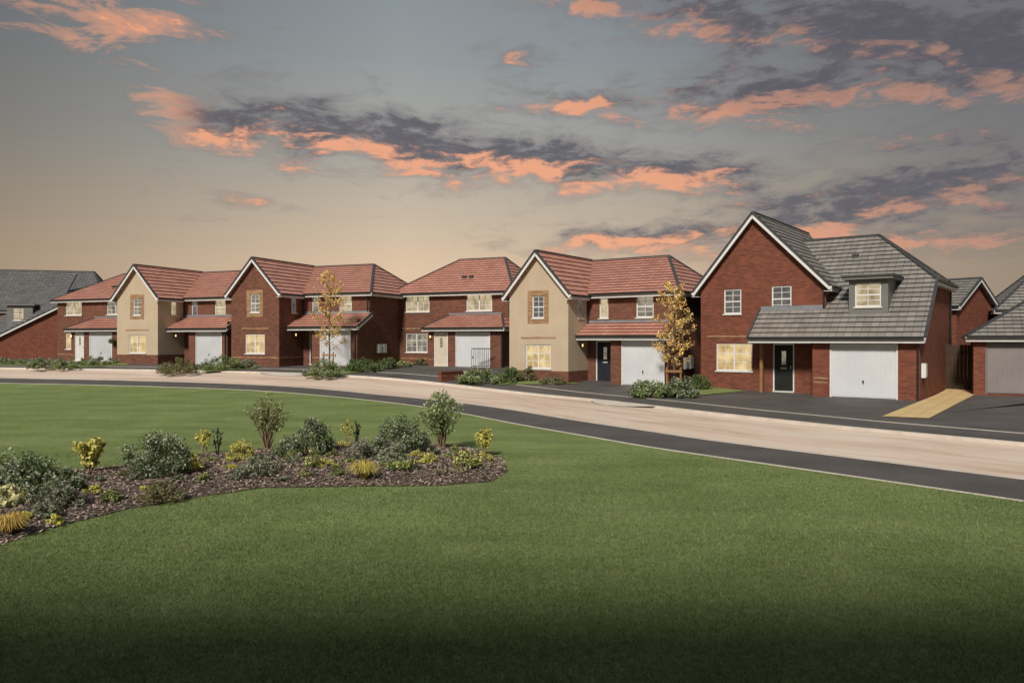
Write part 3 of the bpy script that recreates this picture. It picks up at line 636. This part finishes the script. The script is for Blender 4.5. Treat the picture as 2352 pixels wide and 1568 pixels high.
# railing
rp, rq = np.array(G(1083, 846)), np.array(G(1126, 846)); rl = np.linalg.norm(rq - rp)
root = thing('metal_railing', (rp[0], rp[1], gz(*rp)), math.atan2(*(rq - rp)[::-1]), 'black metal railing in front of the white garage door of the middle house', 'railing')
for z, t in ((1.15, .05), (.15, .04)):
    m = MB(); m.bar((0, 0, z), (rl, 0, z), t, t); m.build('rail', BLACK, root)
for i in range(11):
    m = MB(); xx = rl * i / 10; m.box(xx - .011, xx + .011, -.011, .011, .17 if 0 < i < 10 else -.1, 1.125); m.build('baluster' if 0 < i < 10 else 'post', BLACK, root)
wp0, wq0 = np.array(G(1010, 876)), np.array(G(1120, 862)); wl = np.linalg.norm(wq0 - wp0)
root = thing('brick_wall', (wp0[0], wp0[1], gz(*wp0)), math.atan2(*(wq0 - wp0)[::-1]), 'low brick garden wall beside the driveway of the middle house', 'wall')
m = MB(); m.box(0, wl, -.11, .11, -.2, .42); m.build('wall', BRICK, root); m = MB(); m.box(-.03, wl + .03, -.14, .14, .423, .5); m.build('coping', BRICKB, root)

# ------------------------------------------------------------------ plants
def foliage(centers, spread, n, size, pal, parent, zmin=.02, tips=None, name='foliage', aspect=.5):
    C = np.array(centers); idx = NR.randint(0, len(C), n); d = NR.normal(0, 1, (n, 3)); d /= np.linalg.norm(d, axis=1)[:, None]
    rr = NR.uniform(0, 1, n) ** .5; p = C[idx] + d * (rr * spread)[:, None] if np.isscalar(spread) else C[idx] + d * (rr[:, None] * np.array(spread)[idx][:, None])
    p[:, 2] = np.maximum(p[:, 2], zmin + NR.uniform(0, .05, n))
    s = size * NR.uniform(.6, 1.35, n); v, f = quads(p, s, s * aspect, .8)
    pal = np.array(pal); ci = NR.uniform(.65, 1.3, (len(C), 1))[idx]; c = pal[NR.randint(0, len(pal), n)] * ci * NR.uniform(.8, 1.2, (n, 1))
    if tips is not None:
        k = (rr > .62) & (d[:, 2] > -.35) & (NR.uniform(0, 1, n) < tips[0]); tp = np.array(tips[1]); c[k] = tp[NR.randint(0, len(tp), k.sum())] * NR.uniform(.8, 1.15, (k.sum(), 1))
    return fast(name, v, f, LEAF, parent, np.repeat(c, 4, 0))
DKG = [(.115, .155, .072), (.15, .195, .09), (.085, .12, .052)]
MIDG = [(.165, .23, .07), (.20, .265, .09), (.12, .175, .052)]
GREYG = [(.22, .25, .16), (.18, .215, .13), (.13, .16, .09)]
PALE = [(.43, .46, .34), (.51, .53, .42), (.34, .38, .26)]
YEL = [(.50, .46, .09), (.60, .54, .14), (.37, .39, .08)]
YELT = [(.64, .59, .21), (.72, .66, .29)]
BRN = [(.21, .17, .095), (.175, .18, .085), (.26, .20, .115)]
def mound(label, x, y, w, h, n, size, pal, tips, cat='shrub', group=None, K=None, z=None, name='shrub'):
    root = thing(name, (x, y, gz(x, y) if z is None else z), rnd.uniform(0, 6.28), label, cat, group)
    K = K or 40; cs = []; sp = []
    for i in range(K):
        a = rnd.uniform(0, 6.283); r = math.sqrt(rnd.uniform(0, 1)) * .46; zt = h * (1 - (r / .58) ** 2) * rnd.uniform(.35, 1.0)
        cs.append((math.cos(a) * r * w, math.sin(a) * r * w, max(zt - .1 * h, .12 * h))); sp.append(rnd.uniform(.09, .19) * min(w, h * 1.5))
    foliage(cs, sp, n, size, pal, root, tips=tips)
    m = MB()
    for i in range(0, K, 2): m.tube([(0 + rnd.uniform(-.03, .03) * w, rnd.uniform(-.03, .03) * w, -.02), (cs[i][0] * .5, cs[i][1] * .5, cs[i][2] * .6), cs[i]], [.012, .009, .004], 5)
    m.build('stem', STEM, root); return root
def vase(label, x, y, w, h, n, size, pal, tips, K=16, z=0, cat='shrub', bare=.35, name='shrub', stemr=.012, spread=.11, stemmat=None):
    root = thing(name, (x, y, z), rnd.uniform(0, 6.28), label, cat); m = MB(); cs = []; sp = []
    for i in range(K):
        a = i * 2.4 + rnd.uniform(-.3, .3); r = w * .5 * math.sqrt((i + .5) / K) * rnd.uniform(.75, 1.0); zt = h * (1 - .35 * (2 * r / w) ** 2) * rnd.uniform(.78, 1.0)
        tip = Vector((math.cos(a) * r * .95, math.sin(a) * r * .95, zt * .95)); mid = Vector((tip.x * .45, tip.y * .45, tip.z * .5)); b0 = Vector((tip.x * .08, tip.y * .08, -.03))
        m.tube([b0, b0.lerp(mid, .5) + Vector((rnd.uniform(-.02, .02), rnd.uniform(-.02, .02), 0)), mid, tip], [stemr, stemr * .85, stemr * .65, stemr * .25], 5)
        for k in range(4):
            t = bare + (1 - bare) * (k + .6) / 4; q = (mid.lerp(tip, (t - .5) * 2) if t > .5 else b0.lerp(mid, t * 2)); cs.append((q.x, q.y, q.z)); sp.append(spread * w * rnd.uniform(.6, 1.1))
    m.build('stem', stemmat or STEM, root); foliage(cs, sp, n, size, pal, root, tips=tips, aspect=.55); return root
def tuft(label, x, y, w, h, n, pal, z=0, name='grass_tuft', cat='ornamental grass', bw=.006):
    root = thing(name, (x, y, z), 0, label, cat); a = NR.uniform(0, 6.283, n); r = w * .5 * NR.uniform(.25, 1.1, n); hh = h * NR.uniform(.6, 1.1, n)
    V = []
    for t, zz in ((0.03, 0), (.35, .72), (.75, .98), (1.0, .72)):
        V.append((np.stack([np.cos(a) * r * t, np.sin(a) * r * t, hh * zz * (1 - .25 * t * NR.uniform(0, 1, n))], 1), bw * (1 - .75 * t)))
    sd = np.stack([-np.sin(a), np.cos(a), 0 * a], 1); vs = np.stack([q for c, b in V for q in (c - sd * b, c + sd * b)], 1); base = np.arange(n)[:, None] * 8
    f = np.concatenate([base + np.array([[2 * i, 2 * i + 1, 2 * i + 3, 2 * i + 2]]) for i in range(3)]); pal = np.array(pal)
    fast('blades', vs.reshape(-1, 3), f, LEAF, root, np.repeat(pal[NR.randint(0, len(pal), n)] * NR.uniform(.75, 1.2, (n, 1)), 8, 0)); return root
def bp(px, py):
    x, y = G(px, py); return x, y, float(bedz(np.float64(x), np.float64(y))) - .01 if inpoly(np.float64(x), np.float64(y)) else 0, F / y
# bed: mounds (bearing and size of each plant)
for px, py, w, h, n, sz, pal, tips, lab in [
    (80, 1152, 205, 100, 7800, .048, DKG, (.42, PALE), 'large dark variegated shrub at the left edge of the bed'),
    (-20, 1120, 150, 80, 3000, .05, MIDG, (.5, PALE), 'pale green shrub cut by the left edge of the photo'),
    (362, 1104, 162, 102, 7400, .046, DKG, (.46, PALE), 'rounded white-tipped dark shrub left of the tall thin-stemmed shrub'),
    (700, 1056, 146, 92, 6600, .046, DKG, (.40, PALE), 'rounded grey-green shrub in the middle of the bed'),
    (918, 1049, 146, 88, 6800, .046, DKG, (.44, PALE), 'rounded grey-green shrub next to the tallest leafy shrub at the right of the bed'),
    (590, 1102, 88, 56, 2200, .04, GREYG, (.4, PALE), 'low grey shrub at the front middle of the bed'),
    (825, 1066, 74, 54, 2000, .035, GREYG, (.5, [(.50, .42, .37), (.44, .38, .34)]), 'low pinkish grey heather between the two rounded shrubs'),
    (908, 1078, 76, 58, 2000, .045, GREYG, (.7, PALE), 'low pale silvery plant in front of the right rounded shrub'),
    (725, 1088, 56, 44, 1100, .04, MIDG, (.6, YELT), 'small yellow-green plant in front of the middle rounded shrub'),
    (668, 1070, 36, 24, 450, .04, MIDG, (.4, YELT), 'tiny green plant left of the small yellow-green plant'),
    (930, 1092, 68, 34, 900, .045, MIDG, (.5, YELT), 'small bright green plant in front of the silvery plant'),
    (985, 1078, 48, 30, 560, .045, YEL, (.5, YELT), 'small yellow plant right of the bright green one'),
    (1076, 1084, 66, 58, 1400, .05, MIDG, (.7, YELT), 'yellow-tipped plant near the right tip of the bed'),
    (440, 1098, 52, 54, 950, .05, YEL, (.6, YELT), 'small yellow plant right of the white-tipped dark shrub'),
    (368, 1154, 104, 52, 2000, .04, BRN, (.4, MIDG), 'brownish green spreading plant at the front of the bed'),
    (257, 1160, 44, 36, 480, .04, MIDG, (.3, YELT), 'tiny green plant left of the brownish spreading plant'),
    (132, 1176, 110, 64, 2200, .04, GREYG, (.45, [(.36, .33, .28), (.42, .40, .34)]), 'grey-brown tufted plant in front of the large variegated shrub'),
    (552, 1070, 64, 54, 1100, .05, YEL, (.7, YELT), 'yellow plant beneath the tall thin-stemmed shrub'),
    (18, 1176, 78, 60, 1150, .07, [(.50, .50, .32), (.58, .56, .35), (.37, .41, .22)], (.6, [(.70, .66, .36)]), 'pale cream-leaved plant at the left edge of the bed'),
    (95, 1197, 66, 36, 800, .04, GREYG, (.3, PALE), 'low grey plant below the grey-brown tufted plant'),
    (775, 1102, 34, 24, 320, .035, MIDG, None, 'tiny green seedling left of the yellow grass tuft')]:
    x, y, z, s = bp(px, py); mound(lab, x, y, w / s, h / s, n, sz, pal, tips, z=z)
for i, (px, py) in enumerate([(300, 1120), (470, 1118), (520, 1092), (640, 1092), (655, 1112), (760, 1062), (780, 1040), (868, 1048), (1000, 1056), (1040, 1062), (1120, 1068), (1010, 1098), (690, 1078), (490, 1075), (215, 1150), (180, 1125), (410, 1120), (880, 1090), (60, 1205), (1055, 1095),
                              (545, 1112), (700, 1104), (330, 1140), (270, 1110), (610, 1072), (640, 1050), (950, 1064), (1085, 1052), (860, 1072), (800, 1078), (750, 1090), (455, 1062), (230, 1120), (30, 1225), (120, 1208)]):
    x, y, z, s = bp(px + rnd.uniform(-8, 8), py); w = rnd.uniform(28, 54)
    mound('small low ground-cover plant growing up through the bark chips', x, y, w / s, w * rnd.uniform(.4, .75) / s, 460, .036, [GREYG, MIDG, YEL, BRN][i % 4], (.45, [PALE, YELT, YELT, PALE][i % 4]), 'ground cover plant', 'small ground-cover plants scattered over the bed', 12, z, 'ground_cover_plant')
for px, py, w, h, n, sz, pal, tips, K, bare, lab in [
    (614, 1034, 118, 142, 2500, .05, [(.25, .28, .12), (.30, .32, .15), (.20, .23, .09)], (.4, [(.42, .41, .22)]), 28, .45, 'tall thin-stemmed shrub with sparse green leaves at the back of the bed'),
    (1015, 1038, 124, 150, 3300, .055, [(.23, .31, .12), (.28, .36, .15), (.18, .24, .09)], (.5, [(.52, .54, .38), (.44, .48, .30)]), 20, .35, 'tallest leafy shrub with pale green tips at the right of the bed'),
    (1112, 1048, 56, 76, 750, .06, YEL, (.7, YELT), 7, .4, 'upright yellow-green plant at the right end of the bed'),
    (205, 1100, 88, 94, 1700, .07, YEL, (.7, YELT), 10, .25, 'upright bright yellow-green plant beside the large variegated shrub'),
    (468, 1044, 48, 68, 520, .06, YEL, (.8, YELT), 6, .6, 'thin plant with yellow leaf tips beside the dark stems'),
    (798, 1026, 38, 66, 320, .05, YEL, (.5, YELT), 4, .6, 'spindly yellow plant behind the pinkish heather')]:
    x, y, z, s = bp(px, py); vase(lab, x, y, w / s, h / s, n, sz, pal, tips, K, z, bare=bare)
for px, py, w, h, lab in ((500, 1057, 46, 76, 'dark withered plant with black leaves behind the bed front'), (820, 1022, 26, 62, 'thin dark stemmed plant beside the spindly yellow plant')):
    x, y, z, s = bp(px, py); vase(lab, x, y, w / s, h / s, 95, .055, [(.028, .028, .022), (.045, .04, .03)], None, 6, z, bare=.45, stemmat=WOODD, stemr=.009)
x, y, z, s = bp(835, 1108); tuft('bright yellow grass tuft at the front of the bed', x, y, 90 / s, 46 / s, 520, [(.64, .53, .12), (.72, .61, .20), (.50, .43, .10)], z)
x, y, z, s = bp(18, 1234); tuft('orange-yellow grass tuft at the left front corner of the bed', x, y, 104 / s, 50 / s, 520, [(.64, .44, .13), (.70, .53, .18), (.48, .34, .09)], z)
# front gardens
for px, py, w, h, pal, tips, lab in [
    (122, 848, 112, 32, MIDG, (.4, PALE), 'green shrub in front of the left hip-roofed brick house, the wider one'),
    (228, 839, 106, 20, MIDG, (.4, PALE), 'low green shrub in front of the white garage of the left hip-roofed house'),
    (410, 858, 104, 34, BRN, (.5, MIDG), 'brownish shrub in front of the far cream house'),
    (508, 849, 100, 30, MIDG, (.4, PALE), 'green shrub in front of the garage of the far cream house'),
    (568, 845, 56, 18, GREYG, (.5, PALE), 'pale low plant in front of the brick gabled house'),
    (742, 866, 98, 38, MIDG, (.45, PALE), 'pale-tipped shrub at the foot of the orange tree on the left'),
    (832, 853, 90, 32, DKG, (.5, MIDG), 'green shrub right of the left orange tree'),
    (886, 846, 58, 26, DKG, (.4, MIDG), 'dark shrub below the timber fence of the middle house'),
    (925, 842, 42, 14, GREYG, (.6, YELT), 'small yellowish plant under the lower window of the middle house'),
    (966, 838, 40, 14, BRN, (.3, MIDG), 'small brown plant left of the cream door'),
    (1100, 881, 98, 38, MIDG, (.45, PALE), 'pale-tipped shrub right of the low brick wall'),
    (1166, 878, 74, 34, DKG, (.5, MIDG), 'dark green shrub in front of the near cream house corner'),
    (1216, 874, 42, 32, BRN, (.4, GREYG), 'brown stemmy plant below the window of the near cream house'),
    (1270, 881, 66, 16, BRN, (.5, GREYG), 'low grey-brown plants along the near cream house plinth'),
    (1502, 912, 116, 46, MIDG, (.45, PALE), 'large pale-tipped shrub in front of the near cream house garage'),
    (1562, 912, 96, 42, DKG, (.5, PALE), 'pale-tipped shrub at the foot of the right orange tree'),
    (1608, 894, 54, 32, DKG, (.4, MIDG), 'dark small shrub at the left corner of the large brick house'),
    (15, 836, 84, 14, MIDG, (.3, PALE), 'low clipped shrub at the far left edge')]:
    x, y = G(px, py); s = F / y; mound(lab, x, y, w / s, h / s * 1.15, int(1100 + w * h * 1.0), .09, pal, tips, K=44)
# hanging basket by the far garage
th1 = R(22); hx = -34.9 + math.cos(th1) * 7.85 + math.sin(th1) * -1.78; hy = 58.5 - math.sin(th1) * 7.85 + math.cos(th1) * -1.78
root = thing('hanging_basket', (hx, hy, 2.2), 0, 'leafy hanging basket beside the white garage of the left hip-roofed house', 'hanging basket')
m = MB(); m.tube([(0, 0, -.18), (0, 0, -.08), (0, 0, .02)], [.05, .17, .22], 10); m.build('basket', WOODD, root)
for k in range(3): m = MB(); a = k * 2.094; m.tube([(math.cos(a) * .2, math.sin(a) * .2, .02), (0, 0, .45)], [.006, .006], 4); m.build('chain', BLACK, root)
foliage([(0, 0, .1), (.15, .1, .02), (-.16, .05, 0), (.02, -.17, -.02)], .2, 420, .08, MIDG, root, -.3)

def young_tree(label, x, y, h, w, seed):
    rr = random.Random(seed); z = gz(x, y); root = thing('young_tree', (x, y, z), 0, label, 'tree'); m = MB(); cs = []; sp = []
    pts = [(rr.uniform(-.04, .04) * (i > 0), rr.uniform(-.04, .04) * (i > 0), h * i / 8 - .05) for i in range(9)]; m.tube(pts, [.05 - .005 * i for i in range(9)], 8)
    for i in range(36):
        t = .22 + .74 * i / 35; zz = h * t; a = i * 2.4 + rr.uniform(-.4, .4); L = w * .5 * (1.0 - .75 * abs(t - .45) ** 1.2 * 1.6) * rr.uniform(.55, 1.2); up = L * rr.uniform(.7, 1.2)
        p0 = Vector((0, 0, zz - .1)); p2 = Vector((math.cos(a) * L, math.sin(a) * L, min(zz + up * .6, h))); p1 = p0.lerp(p2, .5) + Vector((0, 0, -.05)); m.tube([p0, p1, p2], [.014, .010, .004], 5)
        for k in range(4):
            if rr.random() < .85: q = p1.lerp(p2, (k + .5) / 3.5) if k else p0.lerp(p1, .7); cs.append((q.x, q.y, q.z)); sp.append(rr.uniform(.08, .26))
    m.build('trunk', BARK, root)
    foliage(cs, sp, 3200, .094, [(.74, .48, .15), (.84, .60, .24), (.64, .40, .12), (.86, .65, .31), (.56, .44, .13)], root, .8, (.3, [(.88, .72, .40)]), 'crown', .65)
    return root
t1 = (-10.2, 42.6); t2 = (7.13, 33.6)
young_tree('slender orange-leaved young tree in front of the brick gabled house, the left one', *t1, 5.55, 2.1, 3)
young_tree('slender orange-leaved young tree in front of the near cream house garage, the right one', *t2, 4.75, 1.8, 5)
for (x, y), lab in ((t1, 'timber support frame round the left orange tree'), (t2, 'timber support frame round the right orange tree')):
    root = thing('tree_stake', (x, y - .05, gz(x, y)), -.3, lab, 'tree stake')
    for sx in (-.3, .3): m = MB(); m.tube([(sx, -.1, -.2), (sx, -.1, 1.05)], [.04, .04], 8); m.build('post', WOOD, root)
    m = MB(); m.box(-.36, .36, -.16, -.13, .82, .92); m.build('crossbar', WOOD, root)

# ------------------------------------------------------------------ sky, sun, camera
EL, AZ = 38.0, 20.0   # sun behind the viewpoint, to its left
S = Vector((-math.sin(R(AZ)) * math.cos(R(EL)), -math.cos(R(AZ)) * math.cos(R(EL)), math.sin(R(EL))))
w = bpy.data.worlds.new('World'); scene.world = w; w.use_nodes = True; nt = w.node_tree; nt.nodes.clear()
ng = bpy.data.node_groups.new('cloud_density', 'ShaderNodeTree')
ng.interface.new_socket('P', in_out='INPUT', socket_type='NodeSocketVector'); ng.interface.new_socket('D', in_out='OUTPUT', socket_type='NodeSocketFloat')
gi = ng.nodes.new('NodeGroupInput'); go = ng.nodes.new('NodeGroupOutput')
def M(nt, op, a, b=None, c=None):
    n = nt.nodes.new('ShaderNodeMath'); n.operation = op
    for i, v in enumerate((a, b, c)):
        if v is None: continue
        if isinstance(v, (int, float)): n.inputs[i].default_value = v
        else: nt.links.new(v, n.inputs[i])
    return n.outputs[0]
def sstep(nt, x, lo, hi):
    n = nt.nodes.new('ShaderNodeMapRange'); n.interpolation_type = 'SMOOTHSTEP'; nt.links.new(x, n.inputs[0]); n.inputs[1].default_value = lo; n.inputs[2].default_value = hi
    return n.outputs[0]
# one long ragged band from left of centre to the right, a bank at the upper right, low streaks at the right, small puffs
blobs = [(520, 290, 190, 62, -8, .95), (700, 300, 230, 78, -5, 1.1), (950, 338, 270, 78, -7, 1.12), (1250, 372, 320, 66, -6, 1.1), (1560, 398, 280, 54, -4, 1.05), (1330, 10, 190, 40, -12, .85),
         (1650, 50, 300, 75, -18, 1.0), (2000, 90, 360, 110, -16, 1.15), (2250, 120, 260, 120, -14, 1.2), (1800, 210, 360, 72, 0, 1.05), (1380, 240, 230, 36, 0, .9), (2150, 210, 280, 50, -12, .9), (2150, 320, 300, 36, 0, .7),
         (2100, 440, 430, 70, 4, 1.08), (1480, 548, 320, 42, 2, 1), (1880, 508, 420, 50, 7, 1.03), (2250, 540, 280, 38, 0, .88), (270, 55, 220, 60, 10, .72), (1190, 140, 100, 40, 0, .68), (560, 458, 100, 18, -8, .62), (440, 505, 55, 9, 0, .6), (60, 20, 80, 26, 0, .5)]
tot = None
for px, py, bw, bh, rot, amp in blobs:
    a = math.atan((px - 1176) / F); e = math.atan((HZ - py) / F * math.cos(a)); mp = ng.nodes.new('ShaderNodeMapping'); mp.vector_type = 'TEXTURE'
    mp.inputs['Location'].default_value = (a, e, 0); mp.inputs['Rotation'].default_value = (0, 0, R(rot)); mp.inputs['Scale'].default_value = (bw / F * .95, bh / F, 1)
    ng.links.new(gi.outputs[0], mp.inputs['Vector']); d = ng.nodes.new('ShaderNodeVectorMath'); d.operation = 'DOT_PRODUCT'; ng.links.new(mp.outputs[0], d.inputs[0]); ng.links.new(mp.outputs[0], d.inputs[1])
    v = M(ng, 'MULTIPLY', M(ng, 'EXPONENT', M(ng, 'MULTIPLY', d.outputs['Value'], -.9)), amp); tot = v if tot is None else M(ng, 'MAXIMUM', tot, v)
def cn(tree, vec, scale, detail, rough, dist):
    mp = tree.nodes.new('ShaderNodeMapping'); mp.inputs['Scale'].default_value = scale; mp.inputs['Rotation'].default_value = (0, 0, R(5)); tree.links.new(vec, mp.inputs['Vector'])
    nz = tree.nodes.new('ShaderNodeTexNoise'); nz.inputs['Scale'].default_value = 1; nz.inputs['Detail'].default_value = detail; nz.inputs['Roughness'].default_value = rough; nz.inputs['Distortion'].default_value = dist; tree.links.new(mp.outputs[0], nz.inputs['Vector'])
    return M(tree, 'SUBTRACT', nz.outputs['Fac'], .5)
raw = M(ng, 'ADD', M(ng, 'MULTIPLY', tot, 1.25), M(ng, 'MULTIPLY', cn(ng, gi.outputs[0], (13, 42, 1), 9, .66, .5), 2.7))
ng.links.new(sstep(ng, raw, .18, 1.65), go.inputs[0])
tc = nt.nodes.new('ShaderNodeTexCoord'); sp_ = nt.nodes.new('ShaderNodeSeparateXYZ'); nt.links.new(tc.outputs['Generated'], sp_.inputs[0])
az = M(nt, 'ARCTAN2', sp_.outputs[0], sp_.outputs[1]); el = M(nt, 'MAXIMUM', M(nt, 'ARCSINE', sp_.outputs[2]), 0.0)
cb = nt.nodes.new('ShaderNodeCombineXYZ'); nt.links.new(az, cb.inputs[0]); nt.links.new(el, cb.inputs[1])
def cloud(off):
    g = nt.nodes.new('ShaderNodeGroup'); g.node_tree = ng; o = nt.nodes.new('ShaderNodeVectorMath'); o.operation = 'ADD'; o.inputs[1].default_value = off
    nt.links.new(cb.outputs[0], o.inputs[0]); nt.links.new(o.outputs[0], g.inputs[0]); return g.outputs[0]
D0 = cloud((0, 0, 0)); D2 = cloud((-.006, -.020, 0))
tex = cn(nt, cb.outputs[0], (42, 95, 1), 6, .65, .3)          # fine billows inside the clouds, about -.25 .. .25
grad = ramp(nt, [(0, (.72, .52, .345)), (.2, (.67, .50, .34)), (.34, (.53, .44, .33)), (.52, (.375, .365, .328)), (.76, (.272, .298, .305)), (1, (.215, .252, .275))])
nt.links.new(M(nt, 'DIVIDE', el, .46), grad.inputs[0])
gr_side = ramp(nt, [(0, (.54, .525, .52)), (.16, (.78, .77, .765)), (.38, (1.08, 1.06, 1.04)), (.60, (.94, .93, .93)), (.85, (.60, .60, .62)), (1, (.44, .45, .48))])
nt.links.new(M(nt, 'ADD', M(nt, 'DIVIDE', az, 1.2), .5), gr_side.inputs[0])
side = mixc(nt, sstep(nt, M(nt, 'ABSOLUTE', az), .8, 1.7), gr_side.outputs[0], (.80, .78, .76))
base = mixc(nt, 1.0, grad.outputs[0], side, 'MULTIPLY')
litf = sstep(nt, M(nt, 'ADD', M(nt, 'SUBTRACT', D0, D2), M(nt, 'MULTIPLY', tex, .75)), .10, .66)
# towards the upper right the clouds are mostly in shade
fade = M(nt, 'SUBTRACT', 1.0, M(nt, 'MULTIPLY', sstep(nt, M(nt, 'ADD', M(nt, 'MULTIPLY', az, .8), el), .30, .66), .45))
litf = M(nt, 'MULTIPLY', litf, fade)
thin = M(nt, 'MULTIPLY', M(nt, 'MULTIPLY', sstep(nt, M(nt, 'MULTIPLY', az, -1.0), .36, .44), .85), sstep(nt, D0, .05, .3))
litf = M(nt, 'MAXIMUM', litf, thin)
ccol = mixc(nt, litf, (.175, .158, .166), (.86, .375, .205))
dark = M(nt, 'MULTIPLY', M(nt, 'MULTIPLY', sstep(nt, M(nt, 'ADD', D0, M(nt, 'MULTIPLY', tex, 1.1)), .30, 1.0), .85), M(nt, 'SUBTRACT', 1.0, litf))
ccol = mixc(nt, dark, ccol, (.082, .077, .093))
alpha = M(nt, 'MINIMUM', M(nt, 'MAXIMUM', M(nt, 'MULTIPLY', M(nt, 'MULTIPLY', D0, M(nt, 'ADD', 1.0, M(nt, 'MULTIPLY', tex, 1.6))), 1.3), 0.0), .92)
sky = mixc(nt, alpha, base, ccol)
ns = nt.nodes.new('ShaderNodeTexSky'); ns.sky_type = 'NISHITA'; ns.sun_disc = False; ns.sun_elevation = R(EL); ns.sun_rotation = R(180 + AZ)
ns_ = nt.nodes.new('ShaderNodeVectorMath'); ns_.operation = 'SCALE'; ns_.inputs['Scale'].default_value = .004; nt.links.new(ns.outputs[0], ns_.inputs[0])
sky = mixc(nt, 1.0, sky, ns_.outputs[0], 'ADD')
bg = nt.nodes.new('ShaderNodeBackground'); bg.inputs[1].default_value = 1.0; nt.links.new(sky, bg.inputs[0]); wo = nt.nodes.new('ShaderNodeOutputWorld'); nt.links.new(bg.outputs[0], wo.inputs[0])
sl = bpy.data.lights.new('sun', 'SUN'); sl.energy = 4.3; sl.angle = R(8); sl.color = (1, .92, .81); so = bpy.data.objects.new('sun', sl); COL.objects.link(so); so.rotation_euler = (-S).to_track_quat('-Z', 'Y').to_euler(); so.location = S * 60
cam = bpy.data.cameras.new('camera'); cam.sensor_width = 36; cam.lens = 36 * F / 2352; cam.clip_end = 6000; co = bpy.data.objects.new('camera', cam); COL.objects.link(co)
co.location = (0, 0, CAMZ); co.rotation_euler = (R(90) - math.atan(4 / F), 0, 0); scene.camera = co
scene.view_settings.view_transform = 'Standard'; scene.view_settings.look = 'None'; scene.view_settings.exposure = 0
